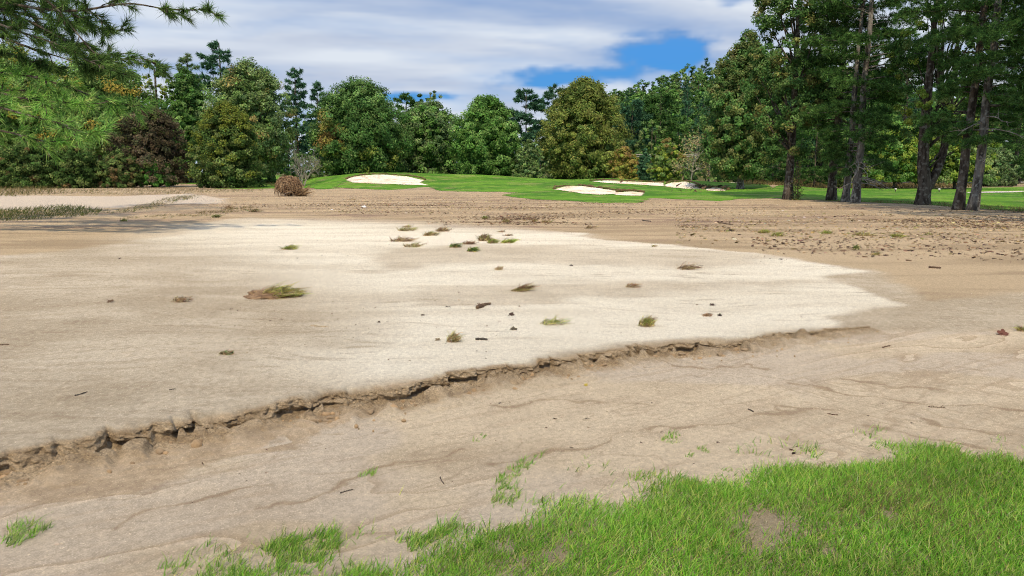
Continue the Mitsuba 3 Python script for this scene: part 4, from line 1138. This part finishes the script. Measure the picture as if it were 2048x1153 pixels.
tuft_at('tan rough grass along the far edge of the right fairway', [(1480, 378), (1500, 371), (1700, 371), (1900, 371), (1960, 374), (1900, 377), (1700, 378)], 7000, .55, 406, STRAW + [(.16, .14, .05)], width=.06, z=0, gapf=.15, name='tall_grass', lean=(.1, 0))
tuft_at('brown weeds below the far road', [(1485, 375), (1500, 367.5), (1560, 367.5), (1640, 368), (1640, 373), (1560, 375)], 2600, .9, 407, [(.17, .12, .06), (.12, .09, .045), (.10, .10, .04)], width=.09, z=0, gapf=.15, name='tall_grass', lean=(.1, 0))
tuft_at('rough grass at the foot of the leafless grey bush', [(520, 372), (560, 364), (640, 366), (690, 362), (650, 369), (560, 374)], 1500, .45, 408, [(.10, .14, .04), (.16, .17, .06), (.24, .21, .10)], width=.04, z=0, gapf=.3, name='tall_grass', lean=(.1, 0))
tuft_at('trodden tan grass under the trees at right', [(1600, 404), (1760, 407), (1850, 411), (1930, 418), (2100, 432), (2100, 422), (1960, 412), (1800, 404)], 1800, .16, 409, STRAW + [(.08, .12, .03)], width=.02, z=0, gapf=.45, name='tall_grass', lean=(.1, 0))

# ------------------------------------------------------------------ flotsam
TURF = [(.19, .125, .075), (.26, .180, .110), (.13, .085, .055)]
TAN = [(.42, .315, .19), (.52, .41, .25), (.32, .225, .13)]
OLV = [(.20, .190, .065), (.26, .235, .095), (.15, .150, .05)]
LIME = [(.22, .28, .055), (.17, .22, .045), (.30, .30, .10)]
DEEP = [(.07, .12, .040), (.10, .15, .05), (.05, .085, .03)]


def lump(cx, cy, w, dpt, h, seed, rough=0.35):
    m = trimesh.creation.icosphere(3, 1.0); v = m.vertices.copy()
    q = meshkit.fbm(v * 1.7 + seed * 3.1, 4, seed); v *= (1 + rough * 2 * (q - 0.5))[:, None]
    q2 = meshkit.fbm(v * 6 + seed, 3, seed + 3); v *= (1 + 0.22 * (q2 - 0.5))[:, None]
    z0 = float(Hm(cx, cy))
    return v * [w / 2, dpt / 2, h] + [cx, cy, z0 + 0.02 * h], m.faces


def ground_z(c): return float(Hm(c[0], c[1]))


def clump(label, px, py, wpx, hpx, pal_b, n, seed, root_pal=TURF, tail=0.4, up=0.5, blen=0.5, rootf=1.0, cat='grass clump', fibre=0.9, name='sod_clump', group=None):
    """A torn out piece of turf: a crumbly root mat, fibres and the blades laid over by the flow (towards +x)."""
    rng = np.random.default_rng(seed)
    cx, cy = G(px, py + hpx * 0.38, .12); D = cy; w, h = pxm(D, wpx), pxm(D, hpx) * 0.95
    k = thing(name); tag(k, label, cat, group)
    if rootf > 0:
        v, f = lump(cx - 0.06 * w * tail, cy, w * 0.46 * rootf, w * 0.30 * rootf, h * 0.50, seed, .65)
        cc = np.array(root_pal)[rng.integers(0, len(root_pal), len(v))] * (0.8 + 1.1 * meshkit.fbm(v * 60, 3, seed))[:, None]
        put('root_mat', (v, f), 'mat_bits', k, smooth=True, color=np.clip(cc, 0, 1))

    def cloud(m):
        th, r = rng.uniform(0, 2 * np.pi, m), np.sqrt(rng.uniform(0, 1, m))
        x = cx + np.cos(th) * r * w * 0.40; y = cy + np.sin(th) * r * w * 0.26
        z = np.sqrt(np.clip(1 - r ** 2, 0, 1)) * h * 0.55
        return np.stack([x, y, Hm(x, y) + z * rng.uniform(.2, 1, m)], -1)
    m = max(8, int(n * 1.1))
    b = cloud(m)
    d = unit(np.stack([rng.normal(size=m) * .55 + tail, rng.normal(size=m) * .5, np.abs(rng.normal(size=m)) * .4 + up], -1))
    L = np.minimum(w * blen * 1.25, .6) * rng.uniform(.3, 1.2, m); wd = np.clip(pxm(D, 1.7), .0035, .018)
    v, f, q = strips(b, d, L, wd, np.stack([L * .35 * tail, rng.normal(size=m) * L * .15, -L * .38 * d[:, 2]], -1), rng, 2)
    v[:, 2] = np.maximum(v[:, 2], Hm(v[:, 0], v[:, 1]) + .003)
    put('blades', (v, f), 'mat_grass', k, color=np.repeat(np.clip(1.9 * paint(pal_b, m, 1, rng, .4), 0, .8), q, 0))
    m2 = int(m * fibre)
    if m2 > 4:
        b = cloud(m2); d = unit(rng.normal(size=(m2, 3)) + [0, -.3, -.1]); L = w * .22 * rng.uniform(.4, 1.1, m2)
        v, f, q = strips(b, d, L, wd * .8, np.stack([0 * L, 0 * L, -L * .4], -1), rng, 2)
        v[:, 2] = np.maximum(v[:, 2], Hm(v[:, 0], v[:, 1]) + .002)
        put('roots', (v, f), 'mat_bits', k, color=np.repeat(np.clip(1.6 * paint(TAN + TAN + root_pal, m2, 1, rng, .4), 0, .8), q, 0))


CL = [  # label, x, y, width, height, blade palette, n, tail, up, blade length, root size
    ('largest sod on the sand, long green blades combed to the right', 548, 584, 104, 26, OLV + STRAW + TURF + LIME, 420, .75, .12, .30, 2.0),
    ('brown clump sunk in the sand left of the largest sod', 361, 598, 44, 15, TURF + TAN, 130, .4, .1, .3, 1.1),
    ('leafy dark clump alone in the grey sand at lower left', 452, 704, 38, 12, DEEP + TURF, 50, .5, .2, .3, .7),
    ('ball of tan roots with green blades, nearest clump on the white sand', 905, 674, 30, 26, TAN + OLV, 190, .5, .7, .55, 1.0),
    ('straggling green runner lying on the white sand', 1105, 644, 66, 13, OLV + LIME, 50, .6, .3, .35, 0),
    ('grass clump with upright blades and a trailing runner to its right', 1292, 643, 38, 26, LIME + TURF, 110, .3, .9, .6, .9),
    ('dark brown clump near the right tip of the white sand', 1414, 629, 24, 9, TURF, 50, .2, .1, .3, 1.3),
    ('brown tuft with green blades trailing right, middle of the white sand', 1038, 579, 42, 11, OLV + TURF, 80, .9, .2, .6, .8),
    ('brown clump trailing right below the long grey streak', 1263, 572, 30, 11, TURF + TAN, 70, .7, .1, .35, 1.2),
    ('tan clump with a thin tail, rightmost on the upper white sand', 1370, 540, 40, 8, TAN + TURF, 70, .9, .1, .5, .7),
    ('thin twiggy tuft in the middle of the upper sand', 997, 541, 24, 9, TAN, 40, .4, .5, .4, .4),
    ('topmost small straw wisp of the cluster on the upper sand', 812, 450, 20, 4, TAN, 40, .5, .1, .4, .8),
    ('flat olive straw mat at the upper left of the cluster', 812, 458, 40, 7, OLV + TAN, 90, .3, .2, .35, .9),
    ('reddish brown root clump at the top of the cluster', 884, 458, 32, 11, TURF + TAN, 100, .3, .4, .35, 1.1),
    ('low olive clump left of the cluster middle', 860, 469, 34, 10, OLV + TAN, 100, .5, .3, .35, 1.0),
    ('long brown root mat at the left end of the cluster', 802, 483, 50, 8, TURF + TAN, 110, .3, .1, .3, 1.0),
    ('pale straw wisp below the long brown root mat', 823, 497, 36, 6, STRAW, 70, .4, .1, .4, .5),
    ('tallest clump of the cluster, brown with an olive top', 969, 478, 32, 19, OLV + TURF, 140, .2, .5, .4, 1.1),
    ('olive clump leaning against the right foot of the tallest clump', 984, 486, 26, 12, OLV + LIME, 90, .5, .4, .4, 1.0),
    ('bright lime green clump right of the tallest clump', 1012, 487, 32, 8, LIME, 90, .6, .3, .45, .8),
    ('rounded olive clump in front of the brown arched sod', 909, 496, 28, 11, OLV + DEEP, 110, .4, .3, .35, 1.0),
    ('brown arched sod behind the rounded olive clump', 937, 490, 36, 7, TURF, 60, .6, .1, .3, 1.0),
    ('dark green clump, nearest of the cluster', 944, 505, 26, 10, DEEP + LIME, 110, .5, .3, .4, .9),
    ('low dark wisp at the far right of the cluster, upper one', 1001, 462, 20, 4, TURF, 30, .4, .1, .3, 1.0),
    ('low dark wisp at the far right of the cluster, lower one', 1016, 471, 20, 5, TURF, 30, .4, .1, .3, 1.0),
    ('green clump alone on the sand left of the cluster', 578, 501, 36, 8, LIME + OLV, 100, .5, .2, .35, .8),
    ('dark tuft cut by the right edge of the photo', 2046, 658, 26, 11, TURF + OLV, 70, -.4, .4, .5, .9),
    ('small dark clump at the white sand edge', 1308, 497, 12, 4, TURF + OLV, 24, .3, .2, .3, 1.2),
    ('green tuft on the right mud, leftmost of the row', 1526, 464, 26, 8, LIME + OLV, 80, .4, .3, .4, .8),
    ('green tuft on the right mud, second of the row', 1553, 472, 28, 9, LIME + OLV, 80, .4, .3, .4, .8),
    ('green tuft on the right mud near the purple debris', 1651, 467, 26, 7, OLV + LIME, 70, .4, .3, .4, .8),
    ('wide straw coloured tuft on the right mud', 1726, 471, 42, 7, STRAW + OLV, 90, .4, .2, .3, .7),
    ('green tuft right of the wide straw tuft', 1792, 475, 28, 8, LIME + OLV, 80, .4, .3, .4, .8),
    ('upright dark green tuft nearest on the right mud', 1711, 501, 16, 13, DEEP + OLV, 70, .2, .9, .5, .8),
    ('tan tuft right of the upright dark tuft', 1749, 513, 24, 7, TAN + STRAW, 60, .5, .2, .4, .6),
    ('olive tuft on the far right mud', 1856, 470, 18, 5, OLV + TURF, 40, .4, .2, .4, .8),
    ('green tuft alone on the mud below the green', 970, 430, 16, 7, LIME + DEEP, 60, .2, .4, .4, 1.0),
    ('brown green tuft above the white sand tip', 1011, 438, 22, 6, OLV + TURF, 60, .3, .3, .4, .9),
    ('pointed tuft right of the brown green tuft', 1068, 436, 14, 9, OLV + TURF, 60, .2, .7, .4, .9),
    ('straw tuft in the brown debris band', 1092, 439, 24, 6, STRAW + TURF, 60, .3, .2, .4, .8),
    ('straw clump between the white sand and the mud', 1180, 453, 26, 5, TAN + TURF, 60, .4, .1, .4, .7),
    ('green tuft left of the root ball debris', 430, 428, 24, 7, OLV + DEEP, 60, .3, .3, .4, .9),
    ('green tuft on the mud below the root ball', 508, 417, 28, 8, DEEP + TURF, 60, .3, .3, .4, .9),
    ('brown tuft beside the sanded track end', 458, 410, 20, 10, TURF, 50, .2, .3, .4, 1.1),
    ('low dark tuft under the shaded long grass', 248, 437, 20, 6, DEEP + OLV, 50, .3, .4, .4, .7)]
for i, (lab, px, py, w, h, pal, n, tail, up, bl, rf) in enumerate(CL):
    clump(lab, px, py, w, h, pal, n, 500 + i, tail=tail, up=up, blen=bl, rootf=rf)


def stick(label, p0, p1, rpx, pal, seed, z=0.12, twigs=1, name='stick', bow=0.03, hop=1.0):
    rng = np.random.default_rng(seed)
    a, b = np.array([*G(*p0, z), 0]), np.array([*G(*p1, z), 0]); L = np.linalg.norm(b - a); r = pxm(a[1], rpx)
    q = wobble(a, b, 12, bow * L, rng); q[:, 2] = Hm(q[:, 0], q[:, 1]) + r * .7 * hop
    v, f = tube(q, r * (1 + .18 * rng.normal(size=12)) * np.linspace(1.05, .75, 12), 8)
    parts = [(v, f)]
    for j in range(twigs):
        i = rng.integers(3, 9); e = q[i] + np.array([rng.normal() * .22 * L, rng.normal() * .2 * L, L * rng.uniform(.02, .14)])
        parts.append(tube(wobble(q[i], e, 5, .02 * L, rng), np.linspace(r * .45, r * .15, 5), 5))
    v, f = merge(parts)
    c = np.array(pal)[rng.integers(0, len(pal), len(v))] * (.6 + .8 * meshkit.fbm(v * [90, 90, 40], 3, seed))[:, None]
    k = put(name, (v, f), 'mat_bits', smooth=True, color=np.clip(c, 0, 1)); tag(k, label, 'stick')


WOOD = [(.13, .085, .055), (.18, .12, .08), (.09, .06, .045)]
CHAR = [(.055, .048, .042), (.085, .075, .066)]
for i, (lab, a, b, r, pal, tw, nm) in enumerate([
        ('short thick brown log piece in the middle of the white sand', (953, 618), (981, 610), 4.2, WOOD, 2, 'log_piece'),
        ('dark curved bark strip near the ball of tan roots', (951, 680), (975, 681), 2.6, CHAR, 0, 'bark_strip'),
        ('dark brown stick lying on the mud at far right', (1857, 541), (1881, 542.5), 2.4, WOOD, 0, 'stick'),
        ('long dark branch lying across the right mud', (1434, 447), (1466, 452), 1.3, WOOD, 2, 'stick'),
        ('pale upright twig in the right mud', (1657, 450), (1664, 442), .7, TAN, 0, 'stick'),
        ('small dark stick below the long dark branch', (1459, 461), (1467, 462), 1.6, CHAR, 0, 'stick'),
        ('dark stick on the mud above the white sand', (1285, 442), (1302, 444), 1.0, CHAR, 0, 'stick'),
        ('dark twig in the near grey sand at lower left', (152, 814), (176, 806), 1.3, CHAR, 1, 'stick'),
        ('thin twig above the crumbled edge, lower left', (341, 802), (352, 800), 1.0, CHAR, 0, 'stick'),
        ('thin dark stem standing in the near sand', (880, 941), (888, 954), 1.0, CHAR, 0, 'stick'),
        ('dark twig at the end of a water line', (680, 972), (706, 965), 1.3, CHAR, 0, 'stick'),
        ('small dark stick in the wash right of the middle', (1497, 815), (1508, 821), 1.4, CHAR, 0, 'stick'),
        ('small twig in the wash below the crumbled edge, right', (1764, 706), (1780, 703), 1.3, WOOD, 1, 'stick'),
        ('thin twig in the grey sand below the largest sod', (622, 651), (656, 654), .8, TAN, 1, 'stick'),
        ('short dark twig left of the log piece', (892, 614), (901, 615), 1.0, CHAR, 0, 'stick'),
        ('tiny twig far left on the grey sand', (0, 707), (20, 707), 1.1, WOOD, 0, 'stick'),
        ('dead grass stem near the far right lawn tip', (1655, 826), (1676, 829), 1.2, WOOD, 1, 'stick'),
        ('dark twig in the grooves at right', (1855, 820), (1890, 823), 1.1, WOOD, 2, 'stick'),
        ('pale stick on the far right mud', (1816, 499), (1832, 499.5), 1.1, TAN, 0, 'stick'),
        ('pale plank shaped stick on the mud below the left bunker', (697, 400), (712, 399), .9, TAN, 0, 'stick'),
        ('thin dark line of buried branch left of the putting green', (708, 379), (737, 370.5), .5, WOOD, 0, 'stick')]):
    stick(lab, a, b, r, pal, 600 + i, twigs=tw, name=nm, z=.12 if 450 < a[1] < 700 else .04)


def dead_leaf(label, px, py, wpx, col, seed, curl=0.5, z=.12, stand=0.35):
    rng = np.random.default_rng(seed)
    cx, cy = G(px, py, z); R = pxm(cy, wpx / 2)
    th = np.linspace(0, 2 * np.pi, 41)[:-1]
    rr = 0.62 + 0.38 * np.abs(np.cos(2.5 * th)) ** 0.7 + rng.normal(size=40) * .03
    rings = [np.stack([np.cos(th) * rr * s, np.sin(th) * rr * s], -1) for s in (.3, .65, 1)]
    p = np.vstack([[[0, 0]]] + rings); zz = curl * (np.abs(p[:, 0]) ** 1.6 * .6 + np.sin(p[:, 1] * 3.3) * .28)
    v = np.c_[p, zz]; f = [[0, 1 + i, 1 + (i + 1) % 40] for i in range(40)]
    for k in range(2):
        a, b = 1 + 40 * k, 41 + 40 * k
        for i in range(40): j = (i + 1) % 40; f += [[a + i, b + i, b + j], [a + i, b + j, a + j]]
    ca, sa = math.cos(stand), math.sin(stand); q = rng.uniform(0, 6.28); R3 = np.array([[1, 0, 0], [0, ca, -sa], [0, sa, ca]]) @ np.array([[math.cos(q), -math.sin(q), 0], [math.sin(q), math.cos(q), 0], [0, 0, 1]])
    v = v @ R3.T * R; v[:, 2] -= v[:, 2].min() + .02 * R
    stem = tube(wobble(np.array([0, 0, R * .2]), np.array([-R * 1.25, -.3 * R, R * .06]), 6, .03 * R, rng), R * .045, 5)
    v = v + [cx, cy, ground_z((cx, cy))]; sv = stem[0] + [cx, cy, ground_z((cx, cy))]
    c = np.array(col) * (.6 + .8 * meshkit.fbm(v * 40, 3, seed))[:, None]
    k = thing('dead_leaf'); tag(k, label, 'leaf')
    put('leaf_blade', (v, np.array(f)), 'mat_bits', k, smooth=True, color=np.clip(c, 0, 1)); put('leaf_stem', (sv, stem[1]), 'mat_bits', k, smooth=True, color=np.tile(np.array(col) * .6, (len(sv), 1)))


for i, (lab, px, py, w, col) in enumerate([
        ('curled red brown maple leaf near the right edge', 2006, 669, 24, (.17, .075, .055)),
        ('small dark curled leaf left of the log piece', 846, 631, 8, (.07, .05, .04)),
        ('small dark leaf right of the log piece', 1023, 631, 13, (.075, .05, .04)),
        ('leaf on a twig right of the bark strip', 1028, 660, 15, (.10, .085, .06)),
        ('flat leaf left of the ball of tan roots', 876, 681, 12, (.22, .17, .10)),
        ('small dark leaf behind the dark brown clump on the right', 1425, 611, 12, (.065, .045, .04)),
        ('dark leaf right of the dark brown clump', 1440, 632, 10, (.055, .045, .035)),
        ('tiny dark leaf on the upper sand', 1143, 537, 7, (.05, .04, .035)),
        ('small brown leaf on the left grey sand', 222, 605, 14, (.14, .09, .055)),
        ('small dark leaf on the upper left sand', 240, 523, 6, (.06, .045, .035)),
        ('tiny dark leaf below the bark strip, left', 758, 645, 7, (.06, .045, .035)),
        ('small yellow leaf under the crumbled edge', 1172, 745, 9, (.38, .30, .06))]):
    dead_leaf(lab, px, py, w, col, 700 + i)


def stone(label, px, py, wpx, col, seed, name='pebble', cat='stone', z=.03):
    cx, cy = G(px, py, z); w = pxm(cy, wpx)
    v, f = lump(cx, cy, w, w * .8, w * .34, seed, .2)
    k = put(name, (v, f), 'mat_bits', smooth=True, color=np.clip(np.array(col) * (.75 + .5 * meshkit.fbm(v * 120, 3, seed))[:, None], 0, 1)); tag(k, label, cat)


stone('pale pebble lodged in the crumbled edge', 1308, 701, 12, (.62, .56, .46), 801, z=.06)
stone('pale pebble at the bottom left corner', 112, 1072, 9, (.60, .50, .40), 802)
stone('pale pebble beside the first one at the bottom left', 122, 1070, 6, (.62, .54, .42), 803)
stone('white crumpled scrap of litter below the root ball', 728, 417, 10, (.80, .82, .84), 804, 'litter_scrap', 'litter', 0)
stone('small white scrap of litter left of the bigger one', 664, 422, 5, (.78, .78, .78), 805, 'litter_scrap', 'litter', 0)

# crumbs broken off the bank, and chips of bark, straw and litter strewn by the water: nobody could count them
def crumbs():
    rng = np.random.default_rng(901)
    base = trimesh.creation.icosphere(1, 1.0); parts = []
    n = 420
    x = rng.uniform(-4.2, 3.7, n); d = -np.abs(rng.normal(size=n)) * .16 - .06
    y = rim_y(x) + d / .87; r = np.exp(rng.normal(size=n) * .5) * .0105 * (.4 + .6 * step_h(x) / .12)
    for i in range(n):
        v = base.vertices * (1 + .35 * (meshkit.noise(base.vertices * 1.6 + i * 7.3, i) - .5))[:, None] * r[i] * rng.uniform(.7, 1.3, 3)
        parts.append((v + [x[i], y[i], float(Hm(x[i], y[i])) + .25 * r[i] + .006], base.faces, np.tile(np.array([.35, .25, .15]) * rng.uniform(.75, 1.35), (len(v), 1))))
    v, f, c = merge(parts)
    k = put('sand_crumbs', (v, f), 'mat_bits', color=c); tag(k, 'loose sand crumbs lying below the crumbled edge', 'crumbs', kind='stuff')


crumbs()


def clods():
    rng = np.random.default_rng(905)
    for i in range(38):
        x = rng.uniform(-3.4, 2.6); s = rng.uniform(.022, .060) * (.5 + .5 * step_h(x) / .15)
        y = float(rim_y(x)) - rng.uniform(.10, .26) / .87
        m = trimesh.convex.convex_hull(rng.normal(size=(13, 3)) * [1.3, 1, .75]); m = m.subdivide().subdivide()
        v = m.vertices / np.abs(m.vertices).max(); v = v * (1 + .22 * (meshkit.fbm(v * 2.4 + i, 3, i) - .5))[:, None] * s
        a = rng.uniform(0, 6.28); ca, sa = math.cos(a), math.sin(a)
        v = np.stack([v[:, 0] * ca - v[:, 1] * sa, v[:, 0] * sa + v[:, 1] * ca, v[:, 2]], -1)
        c = np.array([.33, .25, .165]) * (.6 + .8 * meshkit.fbm(v * 70 + i, 3, i + 40))[:, None]
        k = put('sand_clod', (v + [x, y, float(Hm(x, y)) + s * .34 + .006], m.faces), 'mat_bits', smooth=50 if False else True, color=np.clip(c, 0, 1))
        tag(k, 'damp sand clod broken off and lying under the crumbled edge', 'clod', 'broken clods below the crumbled edge')


clods()


def chips(name, label, boxes, seed, pal, size, thr=.5, elong=(.5, 2.6), freq=.35, up=.10):
    rng = np.random.default_rng(seed)
    V, F, C, o = [], [], [], 0
    for (px0, px1, py0, py1, n) in boxes:
        px, py = rng.triangular(px0 - 60, (px0 + px1) / 2, px1 + 60, n * 4) if px1 < 2000 else rng.uniform(px0, px1, n * 4), rng.triangular(py0 - 4, (py0 + py1) / 2, py1 + 6, n * 4)
        t = -EYE / (((576.5 - py) / FOC) * cp - sp); x, y = (px - 1024) / FOC * t, (cp + (576.5 - py) / FOC * sp) * t
        m = meshkit.fbm(np.stack([x * freq, y * freq * 2.6, 0 * x], -1), 4, seed) + .12 * rng.normal(size=len(x)) > thr
        x, y = x[m][:n], y[m][:n]; k = len(x)
        L = size * np.minimum(np.exp(rng.normal(size=k) * .6), 2.4); th = rng.normal(size=k) * .6 + (rng.uniform(size=k) < .3) * 1.2
        b = np.stack([x, y, Hm(x, y) + .004 + rng.uniform(0, .35, k) * L * up], -1)
        d = unit(np.stack([np.cos(th), np.sin(th), rng.normal(size=k) * up], -1))
        v, f, q = strips(b, d, L, L * rng.uniform(.08, .35, k), np.zeros((k, 3)), rng, 2)
        # give every chip a body: a second sheet a little above, joined at the tip
        V.append(v); F.append(f + o); o += len(v); C.append(np.repeat(paint(pal, k, 1, rng, .3), q, 0))
        top = v + np.array([0, 0, 1]) * np.repeat(L * .10, q)[:, None] * np.tile([1, 1, .9, .9, 0][:q], k)[:, None]
        V.append(top); F.append(f[:, ::-1] + o); o += len(v); C.append(C[-1])
    k = put(name, (np.vstack(V), np.vstack(F)), 'mat_bits', color=np.vstack(C)); tag(k, label, 'debris', kind='stuff')


DARKC = [(.12, .078, .060), (.16, .105, .078), (.23, .16, .105), (.095, .065, .055)]
chips('flood_debris', 'dark chips of bark and twigs strewn over the brown mud', [(420, 1320, 394, 428, 5000), (1050, 1420, 400, 446, 2400), (1350, 2048, 408, 475, 5600), (1500, 2048, 455, 540, 1500), (880, 1240, 434, 452, 2500)], 911, DARKC + [(.26, .18, .115), (.32, .23, .15)], .046, .60, freq=.22)
chips('straw_debris', 'pale straw and tan chips strewn over the brown mud', [(420, 1320, 394, 428, 3000), (1350, 2048, 408, 500, 4000)], 912, TAN + STRAW, .050, .52)
chips('pale_litter', 'tiny white chips scattered over the brown mud', [(430, 960, 396, 424, 110), (1380, 1800, 410, 450, 110)], 913, [(.75, .72, .66), (.62, .58, .5)], .05, .47, elong=(1, 1))
chips('sand_specks', 'fine dark specks and stems scattered over the pale sand', [(200, 1750, 440, 560, 330), (100, 1700, 560, 760, 260), (0, 1900, 760, 1000, 120)], 914, DARKC, .014, .42)
chips('bunker_debris', 'leafy bits washed into the back bunker', [(1200, 1330, 365, 372, 60), (1385, 1418, 371, 381, 160)], 915, DARKC, .3, .3, freq=.2, up=.8)

# the root ball rolled out of the flood
def root_ball():
    rng = np.random.default_rng(921)
    bx, by = G(588, 393, .02); w = pxm(by, 52); h = pxm(by, 41)
    z = float(Hm(bx, by)); k = thing('root_ball'); tag(k, 'upturned root ball of a torn out shrub, tangled and brown', 'root ball')
    c0 = np.array([bx - pxm(by, 12), by + .3, z + h * .46])
    m = trimesh.creation.icosphere(4, 1.0); v = m.vertices * (1 + .5 * (meshkit.fbm(m.vertices * 1.8, 4, 5) - .5))[:, None]
    v = v * [w * .40, w * .36, h * .44] + c0; v[:, 2] = np.maximum(v[:, 2], z - .02)
    put('soil_core', (v, m.faces), 'mat_bits', k, smooth=True, color=np.array([.12, .075, .05]) * (.5 + 1.0 * meshkit.fbm(v * 6, 4, 9))[:, None])
    parts, cols = [], []
    for i in range(620):
        d = unit(rng.normal(size=3)); 
        if d[2] < -.5: d[2] *= -1
        s = c0 + d * [w * .42, w * .36, h * .47]
        tang = unit(np.cross(d, rng.normal(size=3)) + np.array([0, 0, -.5 if d[2] > 0 else .1]) + d * rng.uniform(-.1, .35))
        L = rng.uniform(.25, .85); q = curve([s, s + tang * L * .5 + d * .08, s + tang * L + np.array([0, 0, -.25 * L])], 7) + rng.normal(size=(7, 3)) * .022
        q[:, 2] = np.maximum(q[:, 2], z + .01)
        t = tube(q, np.linspace(.020, .007, 7) * rng.uniform(.6, 1.5), 4, False); parts.append(t)
        hgt = np.clip((s[2] - z) / h, 0, 1)
        col = np.array([(.30, .19, .11), (.42, .29, .17), (.20, .12, .075), (.50, .37, .23)])[rng.integers(0, 4)] * rng.uniform(.7, 1.15)
        cols.append(np.tile(col, (len(t[0]), 1)))
    kk = put('roots', merge(parts), 'mat_bits', k, smooth=True, color=np.clip(np.vstack(cols), 0, 1)); labels[kk] = {'kind': 'stuff', 'label': 'tangle of fine brown roots'}
    parts, cols = [], []
    r0 = np.array([bx + pxm(by, 8), by + .1, z + .12])
    for i in range(110):
        d = unit(np.array([rng.uniform(.2, 1.1), rng.normal() * .45, rng.uniform(-.05, .75)])); L = rng.uniform(.5, 1.15)
        a = r0 + rng.normal(size=3) * [.18, .2, .08]; a[2] = max(a[2], z + .02)
        q = wobble(a, a + d * L, 7, .03, rng); q[:, 2] = np.maximum(q[:, 2], z + .012)
        t = tube(q, np.linspace(.019, .006, 7), 4, False); parts.append(t); cols.append(np.tile(np.array([(.33, .22, .12), (.24, .15, .085), (.44, .32, .18)])[rng.integers(0, 3)], (len(t[0]), 1)))
    kk = put('side_roots', merge(parts), 'mat_bits', k, smooth=True, color=np.vstack(cols)); labels[kk] = {'kind': 'stuff', 'label': 'spray of stiff roots on the right side'}
    e = np.array([bx - pxm(by, 16), by - .55, z + .03])
    put('bleached_root', tube(curve([e, e + [.12, .05, .18], e + [.35, .12, .24], e + [.5, .2, .34]], 10), np.linspace(.022, .012, 10), 6), 'mat_dead_wood', k, smooth=True)


root_ball()

# ------------------------------------------------------------------ small built things far off
def lathe(profile, x, y, z, n=14):
    m = trimesh.creation.revolve(np.array(profile), sections=n); return m.vertices + [x, y, z], m.faces


for i, (px, py, lab) in enumerate([(1791, 384.5, 'left white capped tee marker on the right fairway'), (1878, 385.5, 'right white capped tee marker on the right fairway')]):
    x, y = G(px, py); z = float(Hm(x, y)) + .015
    k = thing('tee_marker'); tag(k, lab, 'tee marker', 'tee markers on the right fairway')
    put('stake', lathe([(0, -.05), (.04, -.05), (.035, .16), (0, .16)], x, y, z), 'mat_bark', k, smooth=40)
    scene['mat_white'] = {'type': 'twosided', 'bsdf': {'type': 'principled', 'base_color': {'type': 'rgb', 'value': [.8, .8, .78]}, 'roughness': .4}}
    put('cap', lathe([(0, .15), (.07, .16), (.10, .22), (.08, .29), (0, .32)], x, y, z), 'mat_white', k, smooth=40)

scene['mat_cable'] = {'type': 'twosided', 'bsdf': {'type': 'principled', 'base_color': {'type': 'rgb', 'value': [.52, .50, .46]}, 'roughness': .45}}
for i, (py, lab) in enumerate([(305.0, 'upper pale cable crossing the gap right of the bronze maple'), (308.6, 'lower pale cable crossing the gap right of the bronze maple')]):
    a, b = at(1150, py - 1.0, 122), at(1420, py + 2.5, 122)
    s = np.linspace(0, 1, 24)[:, None]; q = a * (1 - s) + b * s; q[:, 2] -= 4 * .35 * (s * (1 - s))[:, 0]
    k = put('utility_cable', tube(q, .06, 6), 'mat_cable', smooth=True); tag(k, lab, 'cable')
# the two posts that carry the cables stand hidden behind the crowns
for i, px in enumerate((1150, 1420)):
    p = at(px, 300, 122); z = float(Hm(p[0], 122))
    k = put('utility_pole', tube([[p[0], 122, z - .3], [p[0], 122, z + 3], [p[0], 122, p[2] + .6]], [.16, .15, .12], 10), 'mat_dead_wood', smooth=True)
    tag(k, ['wooden cable pole hidden behind the bronze maple', 'wooden cable pole behind the drooping willow'][i], 'pole')

# a bare limb and branch bits lying on the small bunker rim
rng = np.random.default_rng(931)
c = on_terrain(1400, 377); z = float(Hm(*c))
k = thing('fallen_branch'); tag(k, 'leafy fallen branch lying in the back bunker end', 'branch')
parts = [tube(wobble(np.array([c[0] - 1.0, c[1], z + .06]), np.array([c[0] + 1.1, c[1] - .3, z + .12]), 10, .05, rng), np.linspace(.035, .012, 10), 6)]
for j in range(12):
    a = np.array([c[0] + rng.uniform(-.9, 1), c[1] - .1, z + .1]); parts.append(tube(wobble(a, a + [rng.normal() * .3, rng.normal() * .2, rng.uniform(.1, .45)], 5, .03, rng), .01, 4))
put('limb', merge(parts), 'mat_bark', k, smooth=True)
n = 150; p = np.array([c[0], c[1] - .1, z + .2]) + rng.normal(size=(n, 3)) * [.55, .25, .12]; p[:, 2] = np.maximum(p[:, 2], z + .05)
v, f = leaves(p, unit(rng.normal(size=(n, 3)) + [0, -.5, .5]), .16, rng)
kk = put('foliage', (v, f), 'mat_leaf', k, color=np.repeat(paint(GREEN_D + TURF, n, 1, rng), 4, 0)); labels[kk] = {'kind': 'stuff', 'label': 'withered dark leaves'}
